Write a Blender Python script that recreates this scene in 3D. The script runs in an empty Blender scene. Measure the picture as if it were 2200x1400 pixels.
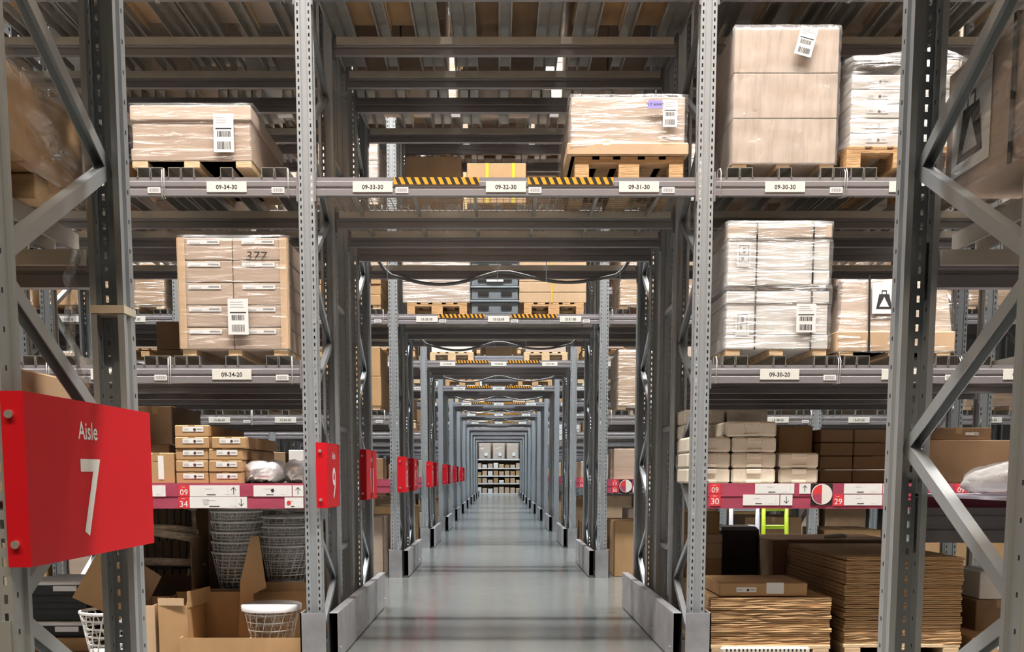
import bpy, bmesh, math, random
from mathutils import Vector, Matrix, noise
random.seed(7)
S = bpy.context.scene
C = S.collection
PI = math.pi

# ---------------------------------------------------------------- camera, world, lights, exposure
F_PX, PCX, PCY, TH, CH = 2200.0, 1071.5, 1257.0, math.radians(6.2), 1.37
cam = bpy.data.cameras.new('camera'); cam.sensor_width = 36.0; cam.lens = 36.0 * F_PX / 2200.0
cam.shift_x = (1100 - PCX) / 2200.0; cam.shift_y = (PCY - 700) / 2200.0
cam.clip_start = 0.05; cam.clip_end = 300
cam_o = bpy.data.objects.new('camera', cam); C.objects.link(cam_o)
cam_o.location = (0, 0, CH); cam_o.rotation_euler = (PI / 2 - TH, 0, 0)
S.camera = cam_o
S.view_settings.view_transform = 'Standard'; S.view_settings.look = 'None'
S.view_settings.gamma = 1.0; S.view_settings.use_curve_mapping = False
S.view_settings.exposure = 0.08
S.cycles.diffuse_bounces = 2; S.cycles.max_bounces = 10; S.cycles.transparent_max_bounces = 24
W = bpy.data.worlds.new('world'); S.world = W; W.use_nodes = True
W.node_tree.nodes['Background'].inputs[0].default_value = (1.0, 0.95, 0.9, 1)
W.node_tree.nodes['Background'].inputs[1].default_value = 0.02

# racks: front face Y of each rack and offsets of its beams; 0 is the rack the camera stands in
RY = {0: 2.71, 1: 7.45}
for i in range(2, 12): RY[i] = 13.63 + 5.45 * (i - 2)
ROFF = {0: (0, 1.02), 1: (0, .95, 1.68, 2.22, 3.12)}
for i in range(2, 12): ROFF[i] = (0, .90, 1.50, 2.40)
RCX = {0: .05, 1: .05}
for i in range(2, 12): RCX[i] = 0.0
HALF = {0: 1.345, 1: 1.345}
for i in range(2, 12): HALF[i] = 1.32
FARY = 68.0
LAMP_Z = 9.7
AISLES = [(-1.7, 0)] + [((RY[i] + ROFF[i][-1] + RY[i + 1]) / 2, i + 1) for i in range(0, 11)] + [((RY[11] + 2.4 + FARY) / 2, 12)]
for Y, i in AISLES:
    l = bpy.data.lights.new('aisle_light', 'AREA'); l.shape = 'RECTANGLE'; l.size = 15.0; l.size_y = 0.35; l.spread = math.radians(95)
    l.energy = 1580 if i < 2 else 1450
    t = min(1.0, i / 5.0)
    l.color = (1.0 - .16 * t, 0.905 + .025 * t, 0.82 + .18 * t)
    if i > 3: l.size = 7.0; l.energy *= .5
    if i == 0: l.energy = 1000; l.spread = math.radians(120); l.color = (1.0, .80, .58)
    o = bpy.data.objects.new('aisle_light', l); C.objects.link(o); o.location = (0, Y, LAMP_Z)

def at(px, py, Y):
    a = (px - PCX) / F_PX; b = (PCY - py) / F_PX
    dy = math.cos(TH) + b * math.sin(TH); dz = -math.sin(TH) + b * math.cos(TH)
    return a * Y / dy, CH + dz * Y / dy
def rect(x0, y0, x1, y1, Y):
    my, mx = (y0 + y1) / 2, (x0 + x1) / 2
    return at(x0, my, Y)[0], at(x1, my, Y)[0], at(mx, y1, Y)[1], at(mx, y0, Y)[1]   # X0 X1 Z0 Z1

# ---------------------------------------------------------------- materials
MAT = {}
def nodes(name):
    m = bpy.data.materials.new(name); m.use_nodes = True; nt = m.node_tree
    return m, nt, nt.nodes['Principled BSDF']
def mat(name, col, rough=.6, metal=0., var=.12, scale=6., stretch=(1, 1, 1), bump=0., spec=.5, coat=0., bscale=None):
    m, nt, p = nodes(name)
    p.inputs['Roughness'].default_value = rough; p.inputs['Metallic'].default_value = metal
    p.inputs['Specular IOR Level'].default_value = spec
    p.inputs['Coat Weight'].default_value = coat
    if var or bump:
        tc = nt.nodes.new('ShaderNodeTexCoord'); mp = nt.nodes.new('ShaderNodeMapping')
        mp.inputs['Scale'].default_value = stretch
        nz = nt.nodes.new('ShaderNodeTexNoise'); nz.inputs['Scale'].default_value = scale; nz.inputs['Detail'].default_value = 5
        nt.links.new(tc.outputs['Object'], mp.inputs[0]); nt.links.new(mp.outputs[0], nz.inputs['Vector'])
        rp = nt.nodes.new('ShaderNodeValToRGB')
        a, b = 1 - var * 1.4, 1 + var * 1.2
        rp.color_ramp.elements[0].color = (col[0] * a, col[1] * a, col[2] * a, 1); rp.color_ramp.elements[0].position = .3
        rp.color_ramp.elements[1].color = (min(1, col[0] * b), min(1, col[1] * b), min(1, col[2] * b), 1); rp.color_ramp.elements[1].position = .7
        nt.links.new(nz.outputs['Fac'], rp.inputs[0]); nt.links.new(rp.outputs[0], p.inputs['Base Color'])
        if bump:
            bp = nt.nodes.new('ShaderNodeBump'); bp.inputs['Strength'].default_value = bump; bp.inputs['Distance'].default_value = .01
            nz2 = nt.nodes.new('ShaderNodeTexNoise'); nz2.inputs['Scale'].default_value = bscale or scale * 3
            nt.links.new(mp.outputs[0], nz2.inputs['Vector']); nt.links.new(nz2.outputs['Fac'], bp.inputs['Height'])
            nt.links.new(bp.outputs[0], p.inputs['Normal'])
    else:
        p.inputs['Base Color'].default_value = (*col, 1)
    MAT[name] = m
    return m
def emis(name, col, st):
    m, nt, p = nodes(name); p.inputs['Base Color'].default_value = (*col, 1)
    p.inputs['Emission Color'].default_value = (*col, 1); p.inputs['Emission Strength'].default_value = st
    MAT[name] = m
def film(name, stretch, haze=.10, gl=.30, tint=(1, 1, 1)):
    m = bpy.data.materials.new(name); m.use_nodes = True; nt = m.node_tree; nt.nodes.clear()
    N = nt.nodes.new; L = nt.links.new
    out = N('ShaderNodeOutputMaterial'); tc = N('ShaderNodeTexCoord'); mp = N('ShaderNodeMapping'); mp.inputs['Scale'].default_value = stretch
    L(tc.outputs['Object'], mp.inputs[0])
    nz = N('ShaderNodeTexNoise'); nz.inputs['Scale'].default_value = 3.0; nz.inputs['Detail'].default_value = 6; nz.inputs['Distortion'].default_value = .6
    L(mp.outputs[0], nz.inputs['Vector'])
    bp = N('ShaderNodeBump'); bp.inputs['Strength'].default_value = .9; bp.inputs['Distance'].default_value = .03; L(nz.outputs['Fac'], bp.inputs['Height'])
    g = N('ShaderNodeBsdfGlossy'); g.inputs['Roughness'].default_value = .22; L(bp.outputs[0], g.inputs['Normal'])
    d = N('ShaderNodeBsdfDiffuse'); d.inputs['Color'].default_value = (*[.9 * c for c in tint], 1); L(bp.outputs[0], d.inputs['Normal'])
    t = N('ShaderNodeBsdfTransparent'); t.inputs['Color'].default_value = (*tint, 1)
    rp = N('ShaderNodeValToRGB'); rp.color_ramp.elements[0].position = .42; rp.color_ramp.elements[1].position = .72
    rp.color_ramp.elements[0].color = (gl * .35,) * 3 + (1,); rp.color_ramp.elements[1].color = (min(1, gl * 1.9),) * 3 + (1,)
    L(nz.outputs['Fac'], rp.inputs[0])
    m1 = N('ShaderNodeMixShader'); L(rp.outputs[0], m1.inputs[0]); L(t.outputs[0], m1.inputs[1]); L(g.outputs[0], m1.inputs[2])
    m2 = N('ShaderNodeMixShader'); m2.inputs[0].default_value = haze; L(m1.outputs[0], m2.inputs[1]); L(d.outputs[0], m2.inputs[2])
    L(m2.outputs[0], out.inputs[0]); MAT[name] = m

mat('post', (.42, .45, .47), .40, .4, .06, 3, (1, 1, .2))
mat('beam', (.27, .255, .265), .42, .3, .07, 3, (.3, 1, 1))
mat('galv', (.42, .40, .36), .38, .5, .10, 8)
mat('rail', (.62, .57, .49), .5, .2, .06, 5)
mat('plate', (.46, .46, .48), .42, .6, .14, 5)
mat('kraft', (.47, .285, .135), .75, 0, .10, 4, (1, 1, .4), .15)
mat('kraft_pale', (.58, .40, .245), .75, 0, .08, 4, (1, 1, .4), .15)
mat('kraft_dull', (.46, .345, .265), .7, 0, .07, 3, (.4, .4, 3), .15)
mat('kraft_dark', (.27, .165, .09), .8, 0, .15, 4)
mat('tan', (.57, .45, .355), .7, 0, .06, 3, (.4, .4, 2))
mat('carton_white', (.78, .74, .69), .6, 0, .04, 4)
mat('foam', (.74, .66, .54), .75, 0, .04, 14, bump=.25, bscale=160)
mat('wood', (.60, .36, .17), .7, 0, .20, 5, (1.2, 6, 6), .3)
mat('wood_pale', (.70, .50, .30), .7, 0, .15, 5, (1.2, 6, 6), .3)
mat('tape', (.42, .27, .13), .3, 0, .05, 6)
mat('paper', (.80, .79, .77), .5, 0, .02, 6)
mat('paper_cream', (.74, .72, .66), .5, 0, .02, 6)
mat('grey_print', (.30, .29, .29), .6, 0, 0)
mat('pale_print', (.58, .57, .57), .6, 0, 0)
mat('ink', (.02, .02, .022), .6, 0, 0)
mat('dot', (.07, .03, .03), .6, 0, 0)
mat('red', (.62, .006, .016), .5, 0, .03, 2, spec=.3)
mat('red_card', (.72, .05, .06), .4, 0, .02, 2)
mat('band', (.40, .075, .12), .22, 0, .10, 4, (1, 1, 3))
mat('white', (.85, .85, .85), .4, 0, 0)
mat('orange', (.85, .36, .02), .45, 0, .05, 9)
mat('black', (.015, .015, .015), .5, 0, 0)
mat('black_plastic', (.022, .021, .022), .42, 0, .2, 8)
mat('strap_yellow', (.75, .50, .04), .4, 0, 0)
mat('purple', (.35, .30, .75), .5, 0, 0)
mat('lid_white', (.78, .76, .78), .35, 0, .03, 5)
mat('wire_white', (.95, .93, .90), .35, 0, 0)
mat('rattan', (.72, .56, .41), .6, 0, .25, 20, (1, 1, 4), .3)
mat('chair_grey', (.42, .46, .50), .45, 0, .03, 6)
mat('lime', (.33, .46, .02), .45, 0, 0)
mat('crate_grey', (.18, .21, .23), .4, 0, .1, 8)
mat('cable', (.22, .215, .21), .5, 0., .05, 8)
mat('bolt', (.70, .69, .64), .3, .7, .05, 30)
mat('masking', (.62, .55, .43), .6, 0, .05, 8)
mat('shelf_lilac', (.42, .40, .50), .3, .2, .04, 5)
mat('foil', (.90, .90, .92), .25, .55, .15, 4, bump=1.0, bscale=11)
mat('ceiling', (.12, .12, .12), .8, 0, .1, 1)
mat('wall', (.40, .40, .39), .8, 0, .05, .5)
mat('fixture', (.55, .55, .55), .5, .1, 0)
emis('tube', (1, .97, .92), 8)
film('film', (1.0, 1.0, 9), .05, .16)
film('film_soft', (1.0, 1.0, 7), .03, .07)
film('film_near', (1.5, 1.5, 7), .015, .30)
film('film_v', (9, 9, 1.0), .12, .14)
film('bag', (5, 5, 5), .015, .10)
film('tail', (5, 5, 5), .10, .35)
film('film_white', (1.0, 1.0, 9), .12, .19)
film('bag_white', (3, 3, 5), .62, .30)

# polished floor
def floor_mat():
    m, nt, p = nodes('polished_floor'); N = nt.nodes.new; L = nt.links.new
    tc = N('ShaderNodeTexCoord'); nz = N('ShaderNodeTexNoise'); nz.inputs['Scale'].default_value = .9; nz.inputs['Detail'].default_value = 6
    L(tc.outputs['Object'], nz.inputs['Vector'])
    rp = N('ShaderNodeValToRGB'); rp.color_ramp.elements[0].color = (.10, .108, .104, 1); rp.color_ramp.elements[1].color = (.16, .17, .162, 1)
    L(nz.outputs['Fac'], rp.inputs[0]); L(rp.outputs[0], p.inputs['Base Color'])
    n2 = N('ShaderNodeTexNoise'); n2.inputs['Scale'].default_value = 3.5; n2.inputs['Detail'].default_value = 4; L(tc.outputs['Object'], n2.inputs['Vector'])
    r2 = N('ShaderNodeMapRange'); r2.inputs[3].default_value = .11; r2.inputs[4].default_value = .22; L(n2.outputs['Fac'], r2.inputs[0]); L(r2.outputs[0], p.inputs['Roughness'])
    p.inputs['Specular IOR Level'].default_value = .9
    n3 = N('ShaderNodeTexNoise'); n3.inputs['Scale'].default_value = 2.2; L(tc.outputs['Object'], n3.inputs['Vector'])
    bp = N('ShaderNodeBump'); bp.inputs['Strength'].default_value = .05; bp.inputs['Distance'].default_value = .05; L(n3.outputs['Fac'], bp.inputs['Height']); L(bp.outputs[0], p.inputs['Normal'])
    MAT['floor'] = m
floor_mat()

# ---------------------------------------------------------------- mesh helpers
class MB:
    def __init__(s): s.v = []; s.f = []; s.m = []; s.sm = []
    def add(s, vs, fs, m=0, smooth=False):
        o = len(s.v); s.v += [tuple(v) for v in vs]
        for f in fs: s.f.append([i + o for i in f]); s.m.append(m); s.sm.append(smooth)
    def box(s, x0, x1, y0, y1, z0, z1, m=0):
        s.add([(x0,y0,z0),(x1,y0,z0),(x1,y1,z0),(x0,y1,z0),(x0,y0,z1),(x1,y0,z1),(x1,y1,z1),(x0,y1,z1)],
              [(0,3,2,1),(4,5,6,7),(0,1,5,4),(1,2,6,5),(2,3,7,6),(3,0,4,7)], m)
    def cbox(s, x0, x1, y0, y1, z0, z1, c=.006, m=0):           # box with chamfered edges
        vs = []; P = {}
        for i, (x, sx) in enumerate(((x0, 1), (x1, -1))):
            for j, (y, sy) in enumerate(((y0, 1), (y1, -1))):
                for k, (z, sz) in enumerate(((z0, 1), (z1, -1))):
                    for a in range(3):
                        P[i, j, k, a] = len(vs)
                        vs.append((x + (0 if a == 0 else sx * c), y + (0 if a == 1 else sy * c), z + (0 if a == 2 else sz * c)))
        fs = []
        for i in (0, 1):
            q = [P[i,0,0,0],P[i,0,1,0],P[i,1,1,0],P[i,1,0,0]]; fs.append(q if i == 0 else q[::-1])
            q = [P[0,i,0,1],P[1,i,0,1],P[1,i,1,1],P[0,i,1,1]]; fs.append(q if i == 0 else q[::-1])
            q = [P[0,0,i,2],P[0,1,i,2],P[1,1,i,2],P[1,0,i,2]]; fs.append(q if i == 0 else q[::-1])
        for i in (0, 1):
            for j in (0, 1):
                fs.append([P[i,j,0,0],P[i,j,1,0],P[i,j,1,1],P[i,j,0,1]]); fs.append([P[i,0,j,0],P[i,1,j,0],P[i,1,j,2],P[i,0,j,2]]); fs.append([P[0,i,j,1],P[1,i,j,1],P[1,i,j,2],P[0,i,j,2]])
                for k in (0, 1): fs.append([P[i,j,k,0],P[i,j,k,1],P[i,j,k,2]])
        s.add(vs, fs, m)
    def quad(s, a, b, c, d, m=0): s.add([a, b, c, d], [(0, 1, 2, 3)], m)
    def ext(s, poly, axis, a, b, m=0, close=True, caps=True):   # extrude 2-D outline along an axis
        n = len(poly)
        def mk(p, t): return (t, p[0], p[1]) if axis == 'x' else (p[0], t, p[1]) if axis == 'y' else (p[0], p[1], t)
        vs = [mk(p, a) for p in poly] + [mk(p, b) for p in poly]
        fs = [(i, (i + 1) % n, n + (i + 1) % n, n + i) for i in range(n if close else n - 1)]
        if caps and close: fs += [tuple(range(n))[::-1], tuple(range(n, 2 * n))]
        s.add(vs, fs, m)
    def tube(s, pts, r, n=6, m=0, smooth=True, closed=False):
        pts = [Vector(p) for p in pts]; k = len(pts); vs = []; fs = []; ref = None
        for i, p in enumerate(pts):
            t = (pts[(i + 1) % k] - pts[i - 1]) if closed else (pts[min(i + 1, k - 1)] - pts[max(i - 1, 0)])
            t.normalize()
            if ref is None: ref = Vector((0, 0, 1)) if abs(t.z) < .9 else Vector((1, 0, 0))
            u = t.cross(ref); u = u.normalized() if u.length > 1e-6 else Vector((1, 0, 0)); w = u.cross(t); ref = w
            rr = r[i] if isinstance(r, (list, tuple)) else r
            for j in range(n):
                a = 2 * PI * j / n; vs.append(p + (u * math.cos(a) + w * math.sin(a)) * rr)
        for i in range(k if closed else k - 1):
            i2 = (i + 1) % k
            for j in range(n): fs.append((i*n+j, i*n+(j+1)%n, i2*n+(j+1)%n, i2*n+j))
        if not closed: fs += [tuple(range(n))[::-1], tuple((k-1)*n + j for j in range(n))]
        s.add(vs, fs, m, smooth)
    def disc(s, c, r, th, axis='y', n=20, m=0):
        poly = [(r * math.cos(2*PI*i/n), r * math.sin(2*PI*i/n)) for i in range(n)]
        if axis == 'y': s.ext([(c[0]+p[0], c[2]+p[1]) for p in poly], 'y', c[1], c[1] + th, m)
        elif axis == 'x': s.ext([(c[1]+p[0], c[2]+p[1]) for p in poly], 'x', c[0], c[0] + th, m)
        else: s.ext([(c[0]+p[0], c[1]+p[1]) for p in poly], 'z', c[2], c[2] + th, m)
    def bar(s, p, q, w, h, up=(0, 0, 1), m=0):                   # square bar between two points
        p, q = Vector(p), Vector(q); t = (q - p).normalized(); u = t.cross(Vector(up)).normalized(); n = u.cross(t)
        vs = [b + u * a * w / 2 + n * c * h / 2 for b in (p, q) for a, c in ((-1,-1),(1,-1),(1,1),(-1,1))]
        s.add(vs, [(0,1,5,4),(1,2,6,5),(2,3,7,6),(3,0,4,7),(3,2,1,0),(4,5,6,7)], m)
    def text(s, txt, size, org, ux, uz, m=1, align='C', bold=0.):
        vs, fs, w, h = text_geo(txt, bold); k = size / h
        ox = -w * k / 2 if align == 'C' else 0
        ux, uz, org = Vector(ux), Vector(uz), Vector(org)
        s.add([org + ux * (v[0] * k + ox) + uz * (v[1] * k) for v in vs], fs, m)
    def mesh(s, name, mats):
        me = bpy.data.meshes.new(name); me.from_pydata(s.v, [], s.f)
        for k in (mats if isinstance(mats, (list, tuple)) else [mats]): me.materials.append(MAT[k])
        me.polygons.foreach_set('material_index', s.m); me.polygons.foreach_set('use_smooth', s.sm)
        me.update(); return me
    def build(s, name, mats, parent=None, loc=(0, 0, 0), rot=(0, 0, 0)):
        return put(s.mesh(name, mats), name, parent, loc, rot)
_tg = {}
def text_geo(txt, bold=0.):
    if (txt, bold) in _tg: return _tg[txt, bold]
    cu = bpy.data.curves.new('t', 'FONT'); cu.body = txt; cu.size = 1; cu.resolution_u = 3; cu.offset = bold
    o = bpy.data.objects.new('t', cu); C.objects.link(o)
    dg = bpy.context.evaluated_depsgraph_get(); me = o.evaluated_get(dg).to_mesh()
    vs = [tuple(v.co) for v in me.vertices]; fs = [tuple(p.vertices) for p in me.polygons]
    o.evaluated_get(dg).to_mesh_clear(); bpy.data.objects.remove(o); bpy.data.curves.remove(cu)
    x0 = min(v[0] for v in vs); x1 = max(v[0] for v in vs); y0 = min(v[1] for v in vs); y1 = max(v[1] for v in vs)
    _tg[txt, bold] = ([(v[0] - x0, v[1] - y0) for v in vs], fs, x1 - x0, y1 - y0)
    return _tg[txt, bold]
def put(me, name, parent=None, loc=(0, 0, 0), rot=(0, 0, 0)):
    o = bpy.data.objects.new(name, me); C.objects.link(o); o.location = loc; o.rotation_euler = rot
    if parent: o.parent = parent
    return o
def tag(o, label=None, cat=None, group=None, kind=None):
    if label: o['label'] = label
    if cat: o['category'] = cat
    if group: o['group'] = group
    if kind: o['kind'] = kind
    return o
def thing(name, label, cat, loc=(0, 0, 0), group=None, rz=0):
    o = bpy.data.objects.new(name, None); C.objects.link(o); o.location = loc; o.rotation_euler = (0, 0, rz); o.empty_display_size = .1
    return tag(o, label, cat, group)

# ---------------------------------------------------------------- setting
b = MB(); b.quad((-30, -8, 0), (30, -8, 0), (30, 75, 0), (-30, 75, 0)); tag(b.build('floor', 'floor'), 'polished grey concrete warehouse floor reflecting the lamps', kind='structure')
b = MB(); b.box(-30, 30, -8, 75, 12.55, 12.75); tag(b.build('ceiling', 'ceiling'), 'dark warehouse ceiling high above the racks', kind='structure')
b = MB(); b.box(-30, 30, 74, 74.2, 0, 12.55); tag(b.build('wall_back', 'wall'), 'plain grey wall behind the last shelf', kind='structure')

# ceiling lamps (housing + tube), one row per aisle
hb = MB(); hb.box(-.75, .75, -.12, .12, .02, .10); hb.box(-.72, .72, -.02, .02, .10, 2.78); HOUS = hb.mesh('housing', 'fixture')
tb = MB(); tb.box(-.72, .72, -.07, .07, 0, .02); TUBE = tb.mesh('tube', 'tube')
ORD = ['first', 'second', 'third', 'fourth', 'fifth', 'sixth', 'seventh', 'eighth', 'ninth', 'tenth', 'eleventh', 'twelfth', 'thirteenth']
for Y, i in AISLES[1:]:
    for k in (range(-3, 4) if i < 4 else (-1, 0, 1)):
        t = thing('ceiling_lamp', f"bright linear lamp over the {ORD[i-1]} aisle ahead, {'centre' if k == 0 else ORD[abs(k)-1] + (' left' if k < 0 else ' right') + ' of centre'}", 'lamp', (k * 2.3, Y, LAMP_Z + .06), 'linear lamps over the aisles')
        put(HOUS, 'housing', t); put(TUBE, 'tube', t)

# ---------------------------------------------------------------- rack steelwork
POST_H = 7.6; PITCH = .05
def post_mesh():
    b = MB(); H = POST_H
    def strip(x0, y0, x1, y1): b.quad((x0, y0, 0), (x1, y1, 0), (x1, y1, H), (x0, y0, H))
    for s in (1, -1):
        g = [(0, .010), (.020, .010), (.024, 0), (.034, 0)]
        for (xa, ya), (xb, yb) in zip(g, g[1:]): strip(s*xa, ya, s*xb, yb)
        strip(s*.044, 0, s*.056, 0); strip(s*.056, 0, s*.0575, .004)
        g = [(.0575, .004), (.0575, .045), (.048, .055), (.048, .085), (.0575, .09), (.0575, .112), (.036, .112)]
        for (xa, ya), (xb, yb) in zip(g, g[1:]): strip(s*xa, ya, s*xb, yb)
        for k in range(int(H / PITCH)):                       # webs between the real slots
            z = k * PITCH; b.quad((s*.034, 0, z), (s*.044, 0, z), (s*.044, 0, z + .026), (s*.034, 0, z + .026))
    return b.mesh('upright', 'post')
POST = post_mesh()
def holes_mesh():      # small bolt holes along the flanks, shallow dark studs
    b = MB()
    for k in range(int(POST_H / .1)):
        for s in (1, -1): b.box(min(s*.0573, s*.0583), max(s*.0573, s*.0583), .024, .032, k*.1+.04, k*.1+.054)
    return b.mesh('flank_hole', 'black')
FHOLE = holes_mesh()
def brace_mesh(L):
    b = MB(); b.ext([(-.02, 0), (-.02, .045), (-.017, .045), (-.017, .003), (.017, .003), (.017, .045), (.02, .045), (.02, 0)], 'z', 0, L)
    return b.mesh('brace', 'post')
ZB = [.08 + .94 * k for k in range(9)]; ZA = [.55 + .94 * k for k in range(8)]
_br = {}
def brace(parent, p, q, flip=False):
    p, q = Vector(p), Vector(q); L = round((q - p).length, 3)
    if L not in _br: _br[L] = brace_mesh(L)
    o = put(_br[L], 'brace', parent, p)
    t = (q - p).normalized(); x = Vector((1, 0, 0)); y = t.cross(x).normalized()
    if flip: y, x = -y, -x
    R = Matrix((x, y, t)).transposed(); o.rotation_mode = 'QUATERNION'; o.rotation_quaternion = R.to_quaternion()
    return o
fb = MB(); fb.box(-.075, .075, -.02, .13, 0, .012); FOOT = fb.mesh('foot_plate', 'plate')
def frame(x, y0, y1, label, detail, group, single=False, side=1):
    """upright frame in the YZ plane: uprights facing outwards, zigzag braces between"""
    t = thing('upright_frame', label, 'rack frame', (x, y0, 0), group)
    d = y1 - y0
    ps = [put(POST, 'upright', t)]
    put(FOOT, 'foot_plate', t)
    if not single:
        ps.append(put(POST, 'upright', t, (0, d, 0), (0, 0, PI))); put(FOOT, 'foot_plate', t, (0, d, 0), (0, 0, PI))
        seq = []
        for k in range(8): seq += [(.085, ZB[k]), (d - .085, ZA[k])]
        seq = [s for s in seq if s[1] < POST_H - .1]
        if detail:
            for n, ((ya, za), (yb, zb)) in enumerate(zip(seq, seq[1:])): brace(t, (0, ya, za), (0, yb, zb), n % 2)
        else:
            b = MB()
            for (ya, za), (yb, zb) in zip(seq, seq[1:]): b.bar((0, ya, za), (0, yb, zb), .04, .045, (1, 0, 0))
            b.build('bracing', 'post', t)
    if detail:
        for p in ps: tag(put(FHOLE, 'flank_hole', p), kind='stuff')
    return t
def joined_frame_mesh(offs):
    b = MB()
    for n, o in enumerate(offs):
        s = 1 if n in (0, 2) else -1
        b.ext([(-.0575, o), (.0575, o), (.0575, o + s*.05), (.048, o + s*.055), (.048, o + s*.112), (-.048, o + s*.112), (-.048, o + s*.055), (-.0575, o + s*.05)][::s], 'z', 0, POST_H)
    for a in (0, 2):
        for k in range(7):
            b.bar((0, offs[a]+.1, ZB[k]), (0, offs[a+1]-.1, ZA[k]), .04, .04, (1, 0, 0)); b.bar((0, offs[a+1]-.1, ZA[k]), (0, offs[a]+.1, ZB[k+1]), .04, .04, (1, 0, 0))
    return b.mesh('upright_frame', 'post')

BH = .125
_bm = {}
def beam_mesh(L, rail):
    k = (round(L, 3), rail)
    if k not in _bm:
        b = MB(); h = L / 2
        b.ext([(0, -BH), (0, -.082), (.007, -.076), (.007, -.066), (0, -.060), (0, -.030), (.005, -.026), (.005, 0), (.05, 0), (.05, -BH)], 'x', -h, h)
        for s in (-1, 1): b.box(min(s*h, s*(h-.012)), max(s*h, s*(h-.012)), -.006, .055, -.165, .035)
        if rail:
            b.box(-h + .03, h - .03, -.022, 0.002, -.052, .0, 1); 
        _bm[k] = b.mesh('beam', ['beam', 'rail'])
    return _bm[k]
_bar = {}
def bar_mesh(L):
    L = round(L, 3)
    if L not in _bar:
        b = MB(); w = .043; h = .066; t = .003
        b.ext([(-w-.008, 0), (-w-.008, t), (-w, t), (-w, h), (w, h), (w, t), (w+.008, t), (w+.008, 0), (w-t, 0), (w-t, h-t), (-w+t, h-t), (-w+t, 0)], 'y', 0, L)
        _bar[L] = b.mesh('support_bar', 'galv')
    return _bar[L]
_lab = {}
def loc_label(txt):
    if txt not in _lab:
        b = MB(); b.box(-.14, .14, -.004, 0, -.036, .036); b.text(txt, .030, (0, -.0048, -.016), (1, 0, 0), (0, 0, 1), bold=.012); _lab[txt] = b.mesh('location_label', ['paper_cream', 'ink'])
    return _lab[txt]
b = MB(); b.box(-.045, .045, -.003, 0, -.02, .02)
for k in range(14): b.quad((-.036 + k*.0052, -.0036, -.013), (-.036 + k*.0052 + (.0034 if k % 3 else .0018), -.0036, -.013), (-.036 + k*.0052 + (.0034 if k % 3 else .0018), -.0036, .011), (-.036 + k*.0052, -.0036, .011), 1)
BARCODE = b.mesh('barcode_label', ['paper', 'grey_print'])
def hazard_mesh(L, n):
    b = MB(); h = .048; b.box(0, L, -.0035, 0, 0, h, 0); p = L / n
    for k in range(n):
        x = k * p + p * .1
        b.quad((x + p*.42, -.0042, 0), (min(x + p*.9, L), -.0042, 0), (x + p*.48, -.0042, h), (x, -.0042, h), 1)
    return b.mesh('hazard_tape', ['orange', 'black'])
HAZ = hazard_mesh(.60, 11)
def tie_mesh():
    b = MB(); b.tube([(0, -.006, -.13), (.004, -.006, .03), (0, .01, .06), (-.01, .055, .06), (-.01, .06, -.13)], .0035, 5, closed=True); return b.mesh('wire_tie', 'white')
TIE = tie_mesh()

LEV = {10: 1.30, 20: 2.145, 30: 3.44, 40: 4.75, 50: 6.02, 60: 7.25}
RW = {0: 'near'}
for i in range(1, 12): RW[i] = ORD[i-1]
LW = {10: 'picking', 20: 'lower', 30: 'middle', 40: 'upper', 50: 'top', 60: 'highest'}
def slot_words(bay, num):
    if bay == 0: return {33: 'left', 32: 'middle', 31: 'right'}[num] + ' slot over the tunnel'
    k = num - 34 if bay < 0 else 30 - num
    return f"{ORD[k]} slot {'left' if bay < 0 else 'right'} of tunnel"
RNUM = {0: '07'}
for i in range(1, 12): RNUM[i] = '%02d' % (9 + 4 * (i - 1))
def bays(i):
    """(bay index, x0, x1) clear spans; 0 is the tunnel"""
    c, h = RCX[i], HALF[i]; r = [(0, c - h, c + h)]
    for k in range(1, 4): r += [(-k, c - h - .115 - 2.805*(k-1) - 2.69, c - h - .115 - 2.805*(k-1)), (k, c + h + .115 + 2.805*(k-1), c + h + .115 + 2.805*(k-1) + 2.69)]
    return r
def slots(i, bay):
    for k, x0, x1 in bays(i):
        if k == bay:
            m = (x0 + x1) / 2
            if bay == 0: return [(33, m - .935), (32, m), (31, m + .935)]
            if bay < 0: return [(34 + 3*(-bay-1) + j, x1 - .50 - .87*j) for j in range(3)]
            return [(30 - 3*(bay-1) - j, x0 + .50 + .87*j) for j in range(3)]
def bay_words(bay): return {0: 'tunnel bay'}.get(bay, f"{ORD[abs(bay)-1]} bay {'left' if bay < 0 else 'right'} of the tunnel")
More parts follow.
